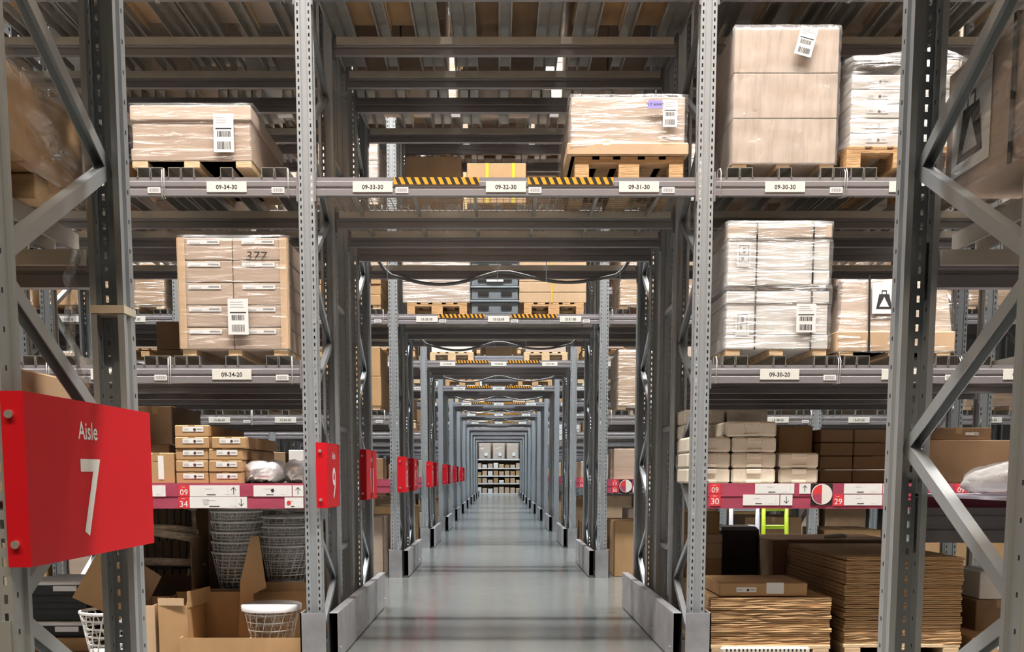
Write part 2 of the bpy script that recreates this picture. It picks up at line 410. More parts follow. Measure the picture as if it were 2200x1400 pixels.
def shelf(i, bay, lev, detail=2, rows=None, bars=True, tunnel_mesh=False):
    offs = ROFF[i]
    rowsets = ([(0, 1, 2), (3, 4)] if len(offs) == 5 else [(0, 1), (2, 3)] if len(offs) == 4 else [(0, 1)])
    for k, x0, x1 in bays(i):
        if k == bay: break
    L = x1 - x0; xm = (x0 + x1) / 2; z = LEV[lev]
    for r, rs in enumerate(rowsets):
        if rows and r not in rows: continue
        ya = RY[i] + offs[rs[0]]
        t = thing('pallet_shelf', f"grey {LW[lev]} pallet shelf, {RW[i]} rack, {bay_words(bay)}, {'front' if r == 0 else 'rear'} row", 'pallet shelf', (xm, ya, z), 'pallet shelves of the racks')
        ybs = []
        for n, q in enumerate(rs):
            y = offs[q] - offs[rs[0]]
            last = n > 0
            bo = put(beam_mesh(L, bool(detail > 1 and n > 0)), 'beam', t, (0, y - (.052 if n == len(rs)-1 and n else 0) - (0 if n else .0), 0), (0, 0, 0))
            if n == 0: front = bo
            ybs.append(y)
        D = ybs[-1]
        if bars:
            for num, sx in slots(i, bay):
                for dx in (-.365, -.272, 0, .290, .383):
                    put(bar_mesh(D), 'support_bar', t, (sx - xm + dx, 0, 0))
        if r == 0 and detail > 0:
            for num, sx in slots(i, bay):
                put(loc_label(f"{RNUM[i]}-{num}-{lev}"), 'location_label', front, (sx - xm - .0, 0, -.066))
                if detail > 1: put(BARCODE, 'barcode_label', front, (sx - xm + (.205 if bay == 0 else .36), 0, -.088))
            if bay == 0 and lev == 30:
                for s in (-1, 1): put(HAZ, 'hazard_tape', front, (-.785 if s < 0 else .155, 0, -.050))
            if bay != 0 and detail > 1:
                for num, sx in slots(i, bay): put(TIE, 'wire_tie', front, (sx - xm + .43, 0, 0)); put(TIE, 'wire_tie', front, (sx - xm - .455, 0, 0))
        if tunnel_mesh and r == 0:
            b = MB(); w = .0022
            for q in range(int(L / .05)): x = -L/2 + .03 + q*.05; b.box(x-w, x+w, .05, D - .05, -.012, -.008)
            for q in range(int(D / .05) - 2): y = .06 + q*.05; b.box(-L/2, L/2, y-w, y+w, -.008, -.004)
            tag(b.build('wire_mesh_deck', 'galv', t), kind='stuff')
            for q in range(6):
                bb = MB(); bb.box(-.012, .012, .05, D - .05, -.045, -.013); bb.build('deck_cross_bar', 'galv', t, (-L/2 + .22 + q * .45, 0, 0))
    return t
def frame_words(i, x, r): return f"grey upright frame of the {RW[i]} rack, {r} row, {x}"
def rack_frames(i, detail, nb=1):
    offs = ROFF[i]; Y = RY[i]; c, h = RCX[i], HALF[i]
    for s in (-1, 1):
        for k in range(nb + 1):
            x = c + s * (h + .0575 + 2.805 * k)
            w = f"{'left' if s < 0 else 'right'} side of the tunnel" if k == 0 else f"{ORD[k-1]} bay {'left' if s < 0 else 'right'} of the tunnel"
            g = 'upright frames of the racks'
            dt = detail if k == 0 else 0
            if detail < 0:
                tag(put(FARF, 'upright_frame', None, (x, Y, 0)), f"grey upright frame of the {RW[i]} rack, {w}", 'rack frame', g)
                continue
            if len(offs) == 2: frame(x, Y, Y + offs[1], frame_words(i, w, 'rear'), dt, g)
            elif len(offs) == 5:
                frame(x, Y, Y + offs[1] + .05, frame_words(i, w, 'front'), dt, g)
                m = frame(x, Y + offs[2] - .06, 0, frame_words(i, w, 'middle'), dt, g, single=True)
                if k == 0:
                    for zz in (.75, 1.75, 2.75, 3.9, 5.2):
                        bb = MB(); bb.box(-.02, .02, -(offs[2] - .06 - offs[1] - .05), 0, zz - .02, zz + .02); bb.build('row_spacer', 'post', m)
                frame(x, Y + offs[3] - .04, Y + offs[4] + .05, frame_words(i, w, 'rear'), dt, g)
            else:
                frame(x, Y, Y + offs[1] + .05, frame_words(i, w, 'front'), dt, g); frame(x, Y + offs[2] - .05, Y + offs[3] + .05, frame_words(i, w, 'rear'), dt, g)
FARF = joined_frame_mesh([0, .95, 1.45, 2.45])
rack_frames(0, 1, 0); rack_frames(1, 1, 1); rack_frames(2, 1, 2); rack_frames(3, 0, 2)
for i in range(4, 12): rack_frames(i, -1, 1 if i > 5 else 2)

for bay in (-1, 1): shelf(0, bay, 20, 2)
for bay in (-1, 0, 1):  # unseen upper levels, added to carry the light-blocking cartons
    for lev in (30, 40, 50): shelf(0, bay, lev, 0)
for lev in (20, 30, 40, 50):
    for bay in (-1, 0, 1):
        if bay == 0 and lev == 20: continue
        shelf(1, bay, lev, 2 if lev < 50 else 0, bars=(lev < 50 and not (bay == 0 and lev == 30)), tunnel_mesh=(bay == 0 and lev == 30))
for lev in (20, 30, 40, 50, 60):
    for bay in (-2, -1, 0, 1, 2):
        if bay == 0 and lev == 20: continue
        shelf(2, bay, lev, 2 if (abs(bay) < 2 and lev < 50) else 1, bars=(lev in (30, 40, 50) and bay == 0 and lev > 30) or (abs(bay) >= 1 and lev < 60), tunnel_mesh=(bay == 0 and lev == 30))
for i in range(3, 12):
    for lev in (20, 30, 40, 50, 60):
        for bay in ((-2, -1, 0, 1, 2) if i < 5 else (-1, 0, 1)):
            if bay == 0 and lev == 20: continue
            if i > 7 and lev > 40: continue
            shelf(i, bay, lev, 1 if (i < 8 and lev == 30) else 0, bars=(i == 3 and lev in (40, 50) and abs(bay) < 2))

# ---------------------------------------------------------------- rack guards along the tunnels
def guard(i, s):
    c, h = RCX[i], HALF[i]; Y = RY[i]; d = ROFF[i][-1]; H = .37
    side = 'left' if s < 0 else 'right'
    t = thing('rack_guard', f"low steel guard at the foot of the {RW[i]} rack, {side} side of the tunnel", 'rack guard', (c + s * h, Y, 0), 'rack guards along the tunnels')
    # local x points to the tunnel centre for s=-1
    q = -s
    b = MB(); b.box(min(q*-.145, q*.04), max(q*-.145, q*.04), -.10, -.09, 0, H); b.box(min(q*-.145, q*-.135), max(q*-.145, q*-.135), -.10, .10, 0, H); b.build('front_plate', 'plate', t)
    b = MB(); x0, x1 = q*.055, q*.118
    b.ext([(x0, .012), (x1, .012), (x1, H - .01), (x0, H - .01), (x0, H - .014), (x1 - q*.004, H - .014), (x1 - q*.004, .016), (x0, .016)][::int(q)], 'y', -.02, d - .02)
    b.build('side_rail', 'plate', t)
    b = MB(); b.box(min(x0, x0 - q*.004), max(x0, x0 - q*.004), -.02, d - .02, .012, H - .01); b.build('back_web', 'black_plastic', t)
    b = MB()
    for yy in (.0, .9, 1.7, d - .15): b.disc((x1 - (0 if q > 0 else .006), yy + .08, .09), .011, .006, 'x', 10)
    b.build('bolt', 'bolt', t)
for i in range(1, 12):
    for s in (-1, 1): guard(i, s)

# ---------------------------------------------------------------- aisle signs
def aisle_sign(num, x, y, length, z0, z1, fl, word=True, label=None):
    t = thing('aisle_sign', label, 'sign', (x, y, z0), 'red aisle number signs'); h = z1 - z0
    b = MB(); b.box(-.003, 0, 0, length, 0, h); b.box(-fl, 0, -.003, 0, 0, h); b.build('panel', 'red', t)
    b = MB(); mid = .41 if length > .9 else length * .5
    b.text(num, h * .50, (.0012, mid + .01, h * .13), (0, 1, 0), (0, 0, 1), 0, bold=.012); b.text('Aisle', h * .115, (.0012, mid + .0, h * .755), (0, 1, 0), (0, 0, 1), 0, bold=.012)
    b.build('lettering', 'white', t)
    for zz in (.06, h - .06):
        b = MB(); b.disc((-fl * .62, -.012, zz), .011, .009, 'y', 12); b.build('bolt', 'bolt', t)
aisle_sign('7', -1.236, 2.70, .97, 1.125, 1.585, .06, label='large red Aisle 7 sign bolted to the nearest frame')
aisle_sign('9', -1.235, 7.42, .58, 1.125, 1.595, .08, label='red Aisle nine sign on the front of the first rack')
aisle_sign('11', -1.235, 9.62, .80, 1.13, 1.600, .06, label='red Aisle eleven sign on the rear of the first rack')
for i in range(2, 7):
    aisle_sign('%d' % (13 + 4*(i-2)), -1.24, RY[i] - .03, .58, 1.13, 1.60, .10, label=f"red aisle sign on the front of the {RW[i]} rack")
    aisle_sign('%d' % (15 + 4*(i-2)), -1.24, RY[i] + 1.40, .70, 1.13, 1.60, .10, label=f"red aisle sign on the rear of the {RW[i]} rack")

# ---------------------------------------------------------------- hanging conduits behind each tunnel
for i in range(1, 7):
    c, h = RCX[i], HALF[i]; y = RY[i] + ROFF[i][-1] - .07 + (.0 if i > 1 else 0); zt = LEV[30] - BH + .02
    pts = []
    for k in range(41):
        u = -1 + 2 * k / 40; a = abs(u)
        sag = .10 * math.sin(PI * min(1, max(0, (a - .05) / .9))) ** 1.2
        lift = 0 if a < .93 else (a - .93) * 1.8
        pts.append((c + u * (h - .10), y - .02, zt + .035 - sag * (1.1 if u < 0 else .9) + lift - .02 * a))
    pts = [(c - h + .07, y - .02, zt + .2)] + pts + [(c + h - .07, y - .02, zt + .2)]
    t = thing('cable_conduit', f"grey conduit drooping under the rear beam of the {RW[i]} rack tunnel", 'conduit', (0, 0, 0), 'conduits under the tunnel beams')
    b = MB(); b.tube(pts, .017, 8); b.build('tube', 'cable', t)
    for u in (-.93, -.05, .34, .93):
        b = MB(); b.box(c + u*(h-.1) - .004, c + u*(h-.1) + .004, y - .045, y - .041, zt - .06, zt + .14); b.build('cable_tie', 'white', t)

# ---------------------------------------------------------------- load helpers
_cb = {}
def carton_mesh(w, d, h, m, c=.006):
    k = (round(w, 3), round(d, 3), round(h, 3), m)
    if k not in _cb:
        b = MB(); b.cbox(-w/2, w/2, 0, d, 0, h, c); _cb[k] = b.mesh('carton', m)
    return _cb[k]
def film_mesh(x0, x1, y0, y1, z0, z1, m='film', seed=0, amp=.010, off=.012, taper=0., top=True, nz=26, sag=0.):
    b = MB(); w, d = x1 - x0, y1 - y0; n1 = max(6, int(w / .05)); n2 = max(6, int(d / .07))
    per = [(x0 + w*k/n1, y0, 0, -1) for k in range(n1)] + [(x1, y0 + d*k/n2, 1, 0) for k in range(n2)] + [(x1 - w*k/n1, y1, 0, 1) for k in range(n1)] + [(x0, y1 - d*k/n2, -1, 0) for k in range(n2)]
    n = len(per); vs = []; fs = []
    for j in range(nz + 1):
        t = j / nz; z = z0 + (z1 - z0) * t
        for k, (x, y, nx, ny) in enumerate(per):
            q = noise.noise(Vector((x * 4 + seed, y * 4, z * 14))) * amp + noise.noise(Vector((x * 15 + seed, y * 15, z * 25 + 9))) * amp * .5
            o = off + q - taper * t
            vs.append((x + nx * o, y + ny * o, z + (off if j == nz else 0) + sag * noise.noise(Vector((x * 3 + seed, y * 3, 5.))) * t))
    for j in range(nz):
        for k in range(n): fs.append((j*n+k, j*n+(k+1)%n, (j+1)*n+(k+1)%n, (j+1)*n+k))
    if top: fs.append(tuple(nz*n + k for k in range(n)))
    b.add(vs, fs, 0, True)
    return b.mesh('stretch_film', m)
def barcode_sheet(w, h, seed=0):
    r = random.Random(seed); b = MB(); b.box(-w/2, w/2, -.002, 0, 0, h)
    def ln(x0, x1, z0, z1, m=1): b.quad((x0, -.0026, z0), (x1, -.0026, z0), (x1, -.0026, z1), (x0, -.0026, z1), m)
    z = h * .92
    for k in range(3): ln(-w*.38, w*r.uniform(0, .35), z - h*.02, z, 2); z -= h*.07
    ln(-w*.4, w*.4, h*.60, h*.63); 
    for zb, zt in ((.40, .55), (.08, .28)):
        x = -w*.32
        while x < w*.32:
            t = r.choice((.018, .03, .045)) * w; ln(x, x + t, h*zb, h*zt); x += t + r.choice((.02, .03)) * w
    return b.mesh('shipping_label', ['paper', 'ink', 'pale_print'])
b = MB(); b.box(-.05, .05, -.0015, 0, -.011, .011); b.quad((-.044, -.0022, -.007), (-.01, -.0022, -.007), (-.01, -.0022, 0), (-.044, -.0022, 0), 1); b.quad((.012, -.0022, -.003), (.045, -.0022, -.003), (.045, -.0022, .004), (.012, -.0022, .004), 2)
STRIP = b.mesh('product_label', ['paper', 'pale_print', 'grey_print'])
b = MB(); b.box(-.075, .075, -.0015, 0, -.018, .018); b.disc((.012, -.0028, -.003), .010, .0012, 'y', 14, 1)
b.quad((-.066, -.0022, -.008), (-.03, -.0022, -.008), (-.03, -.0022, .006), (-.066, -.0022, .006), 2); b.quad((.028, -.0022, -.004), (.066, -.0022, -.004), (.066, -.0022, .002), (.028, -.0022, .002), 3)
DOTLAB = b.mesh('product_label', ['paper', 'dot', 'pale_print', 'grey_print'])
def weight_symbol(w, h):
    b = MB(); b.box(-w/2, w/2, -.002, 0, 0, h); y = -.0028
    def P(pts, m): b.add([(x, y - .0004 * m, z) for x, z in pts], [tuple(range(len(pts)))], m)
    s = w * .34; c = h * .42
    P([(-s, c - s), (s, c - s), (s*.62, c + s*.8), (-s*.62, c + s*.8)], 1)
    P([(-s*.6, c - s*.75), (s*.6, c - s*.75), (0, c + s*.45)], 2); P([(-s*.34, c - s*.58), (s*.34, c - s*.58), (0, c + s*.12)], 1)
    P([(-s*.32, c + s*.8), (-s*.22, c + s*.8), (-s*.22, c + s*1.15), (-s*.32, c + s*1.15)], 1); P([(s*.22, c + s*.8), (s*.32, c + s*.8), (s*.32, c + s*1.15), (s*.22, c + s*1.15)], 1); P([(-s*.32, c + s*1.15), (s*.32, c + s*1.15), (s*.32, c + s*1.28), (-s*.32, c + s*1.28)], 1)
    return b.mesh('weight_notice', ['paper', 'ink', 'paper'])
def stack(name, label, cat, X0, X1, Y0, D, Z0, Z1, cols, rows, m, film_m=None, runner=0., group=None, jit=.0, lab=None, seed=0, rz=0, **fk):
    """cartons wrapped together on runners: one thing"""
    t = thing(name, label, cat, ((X0 + X1) / 2, Y0, Z0), group, rz); r = random.Random(seed)
    w, h = X1 - X0, Z1 - Z0 - runner; cw, chh = w / cols, h / rows
    if runner:
        for k in (-1, 0, 1):
            q = put(carton_mesh(.10, D - .04, runner - .002, 'wood_pale', .003), 'runner', t, (k * (w/2 - .06), .01, 0))
    for j in range(rows):
        for k in range(cols):
            o = put(carton_mesh(cw - .004, D, chh - .003, m), 'carton', t, (-w/2 + cw*(k+.5) + r.uniform(-jit, jit), r.uniform(-jit, jit), runner + chh * j))
            if lab: put(lab, 'product_label', o, (cw * .05, -.0005, chh * .62))
    if film_m: tag(put(film_mesh(-w/2, w/2, 0, D, .02 if runner else .0, Z1 - Z0, film_m, seed * 3.1, **fk), 'stretch_film', t), 'clear stretch film')
    return t
def wood_pallet(label, xm, y, z, w=.8, d=1.2, m='wood', group='wooden pallets on the shelves', far=False):
    t = thing('wooden_pallet', label, 'pallet', (xm, y, z), group)
    bw = w / 5 * .8
    for k in range(5):
        x = -w/2 + bw/2 + k * (w - bw) / 4; put(carton_mesh(bw if k in (0, 2, 4) else bw * .8, d, .022, m, .002), 'deck_board', t, (x, 0, .122))
    if not far:
        for y2 in (0, d/2 - .07, d - .14): put(carton_mesh(w, .14, .022, m, .002), 'cross_board', t, (0, y2, .100))
    for xk in (-w/2 + .05, 0, w/2 - .05):
        for y2 in ((0, d/2 - .07, d - .14) if not far else (0,)): put(carton_mesh(.10 if xk else .145, .14 if not far else d, .078, m, .002), 'block', t, (xk, y2, .022))
        put(carton_mesh(.10 if xk else .145, d, .022, m, .002), 'bottom_board', t, (xk, 0, 0))
    return t
def carton(label, X0, X1, Y0, D, Z0, Z1, m='kraft', name='carton', cat='box', group=None, tape=True, lab=None, labx=0., labz=.5, rz=0):
    w, h = X1 - X0, Z1 - Z0
    t = tag(put(carton_mesh(w, D, h, m), name, None, ((X0 + X1) / 2, Y0, Z0), (0, 0, rz)), label, cat, group)
    if tape:
        b = MB(); b.box(-.024, .024, -.0012, 0, h - min(.06, h * .5), h); b.box(-.024, .024, 0, D, h, h + .0012); b.build('packing_tape', 'tape', t)
        b = MB(); b.box(-w/2 + .008, w/2 - .008, D/2 - .0015, D/2 + .0015, h, h + .0008); 
    if lab: put(lab, 'product_label', t, (labx, -.0008, h * labz))
    return t
BART = .068    # top of the support bars above the beam

# ---------------------------------------------------------------- 09 rack, left bay
Y1 = 7.47
Z30, Z20 = LEV[30] + BART, LEV[20] + BART
X0, X1, Zb, Zt = rect(280, 226, 540, 345, Y1)
t = thing('wrapped_box', 'long shallow tan lidded box in film at location 09-34-30', 'box', ((X0+X1)/2, Y1, Z30)); w = X1 - X0
for k in (-1, 0, 1): put(carton_mesh(.11, 1.0, .045, 'wood_pale', .003), 'runner', t, (k * (w/2 - .06), 0, 0))
hb_ = Zt - Z30
put(carton_mesh(w - .02, 1.06, hb_ - .05, 'kraft_dull'), 'tray', t, (0, .01, .046)); 
b = MB(); b.cbox(-w/2, w/2, 0, 1.08, hb_ - .10, hb_, .006); b.build('lid', 'tan', t)
b = MB(); b.cbox(-w/2, w/2, 0, 1.08, .046, .13, .006); b.build('base_tray', 'kraft_dull', t)
put(film_mesh(-w/2, w/2, 0, 1.08, .045, hb_, 'film_soft', 1), 'stretch_film', t)
sh = barcode_sheet(.14, .26, 3); put(sh, 'shipping_label', t, (w/2 - .19, -.016, .10))
# five rows of two cartons, 09-34-20
X0, X1, Zb, Zt = rect(385, 510, 618, 762, Y1)
t = stack('wrapped_carton_stack', 'film-wrapped stack of ten cartons numbered 377 at location 09-34-20', 'box stack', X0, X1, Y1, 1.0, Z20, Zt, 2, 5, 'kraft_dull', None, .045, seed=2)
w = X1 - X0; hh = Zt - Z20; cw = w / 2; chh = (hh - .045) / 5
for o in [c for c in t.children if c.name.startswith('carton')]:
    o2 = put(STRIP, 'product_label', o, (-.01, -.0015, chh * .80)); o2.scale = (2.3, 1, 1.35)
b = MB(); b.text('377', .062, (.17, -.008, hh - .16), (1.15, 0, -.03), (.15, 0, 1), 0); b.build('handwritten_number', 'ink', t)
for s in (-1, 1):
    b = MB(); x = s * w/2; b.box(min(x, x - s*.05), max(x, x - s*.05), -.006, -.002, .05, hh); b.box(min(x + s*.002, x + s*.006), max(x + s*.002, x + s*.006), -.006, .05, .05, hh); b.build('edge_protector', 'kraft_pale', t)
put(barcode_sheet(.145, .25, 5), 'shipping_label', t, (.035, -.020, .145))
put(film_mesh(-w/2, w/2, 0, 1.0, .03, hh, 'film_soft', 8, off=.014), 'stretch_film', t)
# ---------------------------------------------------------------- 09 rack, right bay
X0, X1, Zb, Zt = rect(1575, 58, 1800, 357, Y1)
t = stack('wrapped_carton_stack', 'tall tan film-wrapped carton block of three tiers at location 09-30-30', 'box stack', X0, X1, Y1, 1.05, Z30, Zt, 1, 3, 'tan', 'film_v', .03, seed=4, amp=.012)
w = X1 - X0; o = put(barcode_sheet(.12, .19, 8), 'shipping_label', t, (.10, -.032, Zt - Z30 - .20)); o.rotation_euler = (0, .25, 0)
X0, X1, Zb, Zt = rect(1830, 125, 2062, 318, Y1)
wood_pallet('orange wooden pallet under the slumped film-wrapped cartons at location 09-29-30', (X0+X1)/2, Y1, Z30, .80, 1.1)
t = thing('wrapped_carton_stack', 'slumped film-wrapped cartons with dot labels on orange pallet, location 09-29-30', 'box stack', ((X0+X1)/2, Y1 + .02, Z30 + .146)); w = X1 - X0; hh = Zt - Z30 - .146
for j in range(6):
    for k in range(2):
        if j == 5 and k == 0: continue
        o = put(carton_mesh(w/2 - .006, 1.0, hh/6 - .004, 'carton_white'), 'carton', t, (-w/4 + k*w/2, 0, hh/6*j)); put(DOTLAB, 'product_label', o, (.0, -.001, hh/12))
put(film_mesh(-w/2, w/2, 0, 1.0, 0, hh * .98, 'film_white', 13, amp=.035, off=.03, sag=.10), 'stretch_film', t)
# white wrapped double unit 09-30-20
X0, X1, Zb, Zt = rect(1560, 480, 1783, 755, Y1)
t = thing('wrapped_carton_stack', 'two white strapped cartons stacked in shiny film at location 09-30-20', 'box stack', ((X0+X1)/2, Y1, Z20)); w = X1 - X0; hh = Zt - Z20
for k in (-1, 0, 1): put(carton_mesh(.10, 1.0, .045, 'wood_pale', .003), 'runner', t, (k * (w/2 - .06), 0, 0))
z = .046
for n, (hgt, mm, gx) in enumerate(((.10, 'carton_white', .006), (.22, 'carton_white', 0), (.085, 'carton_white', .006), (.045, 'kraft_dark', -.05), (.10, 'carton_white', .004), (.22, 'carton_white', 0), (hh - .046 - .77, 'tan', .010))):
    put(carton_mesh(w - .02 + gx*2, 1.0 + gx, hgt - .003, mm), 'spacer_block' if mm == 'kraft_dark' else 'carton_tier', t, (0, -gx, z)); z += hgt
for x in (-.16, .24):
    b = MB(); b.box(x - .006, x + .006, -.014, -.010, .04, hh + .004); b.box(x - .006, x + .006, -.01, 1.0, hh, hh + .004); b.build('strap', 'black', t)
for z0 in (.14, hh - .30):
    b = MB(); b.box(-.30, -.20, -.012, -.010, z0, z0 + .17)
    for (xa, xb, za, zb) in ((-.285,-.215,.145,.15),(-.285,-.215,.08,.085),(-.285,-.215,.03,.035),(-.285,-.28,.03,.15),(-.22,-.215,.03,.15),(-.26,-.24,.095,.13),(-.27,-.25,.045,.07)):
        b.quad((xa,-.0128,z0+za),(xb,-.0128,z0+za),(xb,-.0128,z0+zb),(xa,-.0128,z0+zb),1)
    b.build('handling_mark', ['paper', 'grey_print'], t)
put(barcode_sheet(.14, .20, 11), 'shipping_label', t, (.20, -.022, .16))
tag(put(film_mesh(-w/2, w/2, 0, 1.0, .05, hh, 'film_white', 21, amp=.012, off=.016), 'stretch_film', t), 'shiny stretch film')
# tapered load 09-29-20
X0, X1, Zb, Zt = rect(1800, 590, 2052, 765, Y1)
t = thing('wrapped_carton_stack', 'tapering tan carton load with weight warning and black strap at location 09-29-20', 'box stack', ((X0+X1)/2, Y1, Z20)); w = X1 - X0; hh = Zt - Z20
for k in (-1, 0, 1): put(carton_mesh(.10, 1.0, .03, 'wood_pale', .003), 'runner', t, (k * (w/2 - .07), 0, 0))
b = MB(); a = w/2; b.add([(-a,0,.03),(a,0,.03),(a,1,.03),(-a,1,.03),(-a+.05,.04,hh*.93),(a-.06,.04,hh),(a-.06,.96,hh),(-a+.05,.96,hh*.93)], [(0,3,2,1),(4,5,6,7),(0,1,5,4),(1,2,6,5),(2,3,7,6),(3,0,4,7)]); b.build('carton_body', 'tan', t)
b = MB(); b.cbox(-a-.006, a+.006, -.006, 1.006, .03, .17, .006); b.build('base_tray', 'kraft_pale', t)
o = put(weight_symbol(.17, .22), 'weight_notice', t, (-.088, .006, hh - .27)); o.rotation_euler = (-.075, 0, 0)
b = MB(); b.add([(-.20, -.012, .03), (-.185, -.012, .03), (-.185, .026, hh), (-.20, .026, hh)], [(0,1,2,3)]); b.add([(-.20, -.016, .03), (-.185, -.016, .03), (-.185, .022, hh), (-.20, .022, hh)], [(0,1,2,3)]); b.build('strap', 'black', t)
put(film_mesh(-a, a, 0, 1.0, .02, hh * .93, 'film', 31, amp=.012, off=.014, taper=.045), 'stretch_film', t)
# ---------------------------------------------------------------- 09 rack, tunnel bay, location 31
X0, X1, Zb, Zt = rect(1235, 325, 1468, 378, Y1)
wood_pallet('wooden pallet over the striped tape at location 09-31-30', (X0+X1)/2, Y1, LEV[30] + .002, X1 - X0, 1.2, 'wood')
X0, X1, Zb, Zt = rect(1222, 208, 1476, 325, Y1)
t = thing('wrapped_box', 'tan film-wrapped box tagged PUT AWAY on pallet at location 09-31-30', 'box', ((X0+X1)/2, Y1 - .02, LEV[30] + .148)); w = X1 - X0; hh = Zt - LEV[30] - .148
put(carton_mesh(w - .03, 1.2, hh, 'tan'), 'carton', t, (0, .02, 0))
b = MB(); b.cbox(-w/2 - .012, w/2 + .012, 0, 1.24, 0, .085, .008); b.build('base_tray', 'kraft_pale', t)
put(barcode_sheet(.10, .18, 15), 'shipping_label', t, (.29, -.008, hh - .21))
b = MB(); b.box(-.05, .05, -.002, 0, -.027, .027); b.text('PUT AWAY', .017, (0, -.003, -.008), (1, 0, 0), (0, 0, 1)); b.build('tag', ['purple', 'ink'], t, (.185, -.008, hh - .06))
put(film_mesh(-w/2 + .008, w/2 - .008, .012, 1.23, .03, hh, 'film', 41, amp=.010, off=.012), 'stretch_film', t)

# ---------------------------------------------------------------- near rack loads
def near_load(s):
    if s < 0: X1, X0, zt, Y0, Y2 = -1.405, -2.35, 2.55, 2.72, 3.60
    else: X0, X1, zt, Y0, Y2 = 1.50, 2.45, 2.69, 2.66, 3.58
    zb = LEV[20] + BART; D = Y2 - Y0; w = X1 - X0
    t = thing('wrapped_carton_stack', ('kraft carton load in loose film on the near rack, above the Aisle 7 sign' if s < 0 else 'large film-wrapped brown carton load with black strap on the near rack, right'), 'box stack', ((X0+X1)/2, Y0, zb))
    for yy in (.04, D - .34): put(carton_mesh(w - .04 if s < 0 else w - .5, .10, .075, 'wood_pale', .003), 'block', t, (0 if s < 0 else .22, yy, 0))
    hh = zt - zb
    n = 2
    for k in range(n): put(carton_mesh(w, D / n - .008, hh - .08, 'kraft' if s < 0 else 'kraft_dull'), 'carton', t, (0, D / n * k, .078))
    if s > 0:
        o = put(weight_symbol(.26, .30), 'weight_notice', t, (-w/2 - .004, D - .20, .12), (0, 0, -PI/2))
        b = MB(); b.box(-w/2 - .010, -w/2 - .004, .44, .46, .06, hh + .004); b.box(-w/2 - .010, w/2, .44, .46, hh, hh + .004); b.build('strap', 'black', t)
    put(film_mesh(-w/2, w/2, 0, D, .05, hh, 'film_near', 50 + s, amp=.018, off=.018, sag=.02), 'stretch_film', t)
near_load(-1); near_load(1)
# film tail hanging from the near load
b = MB(); vs = []; fs = []
for j in range(30):
    u = j / 29
    for k in range(7):
        v = k / 6 - .5; wdt = .075 * (1 - .3 * u); x, z = -1.46 - .02 * math.sin(u * 5) + .01 * math.sin(v * 9 + u * 14), 2.14 - .56 * u
        vs.append((x + .01 * math.sin(k * 2.1 + j), 3.66 + v * wdt - .06 * math.sin(u * 2.6), z))
for j in range(29):
    for k in range(6): fs.append((j*7+k, j*7+k+1, (j+1)*7+k+1, (j+1)*7+k))
b.add(vs, fs, 0, True); tag(b.build('film_tail', 'tail'), 'crumpled tail of clear film hanging behind the nearest left upright', 'film')
carton('kraft carton lying behind the top edge of the Aisle 7 sign', -2.25, -1.43, 2.98, .66, LEV[10], 1.685, 'kraft_pale')
# extras on the near frames: masking tape band and splice plate
for t in [o for o in bpy.data.objects if o.type == 'EMPTY' and o.get('label', '').startswith('grey upright frame of the near rack, rear row, left')]:
    b = MB(); z = at(230, 662, 3.6)[1]; b.box(-.060, .060, .905, 1.023, z - .013, z + .013); b.build('masking_tape_band', 'masking', t)
    b = MB(); b.box(-.064, .050, -.006, 0, .82, .98); b.build('splice_plate', 'post', t)
    for zz in (.86, .95):
        b = MB(); b.disc((-.03, -.014, zz), .011, .008, 'y', 12); b.build('bolt', 'bolt', t)

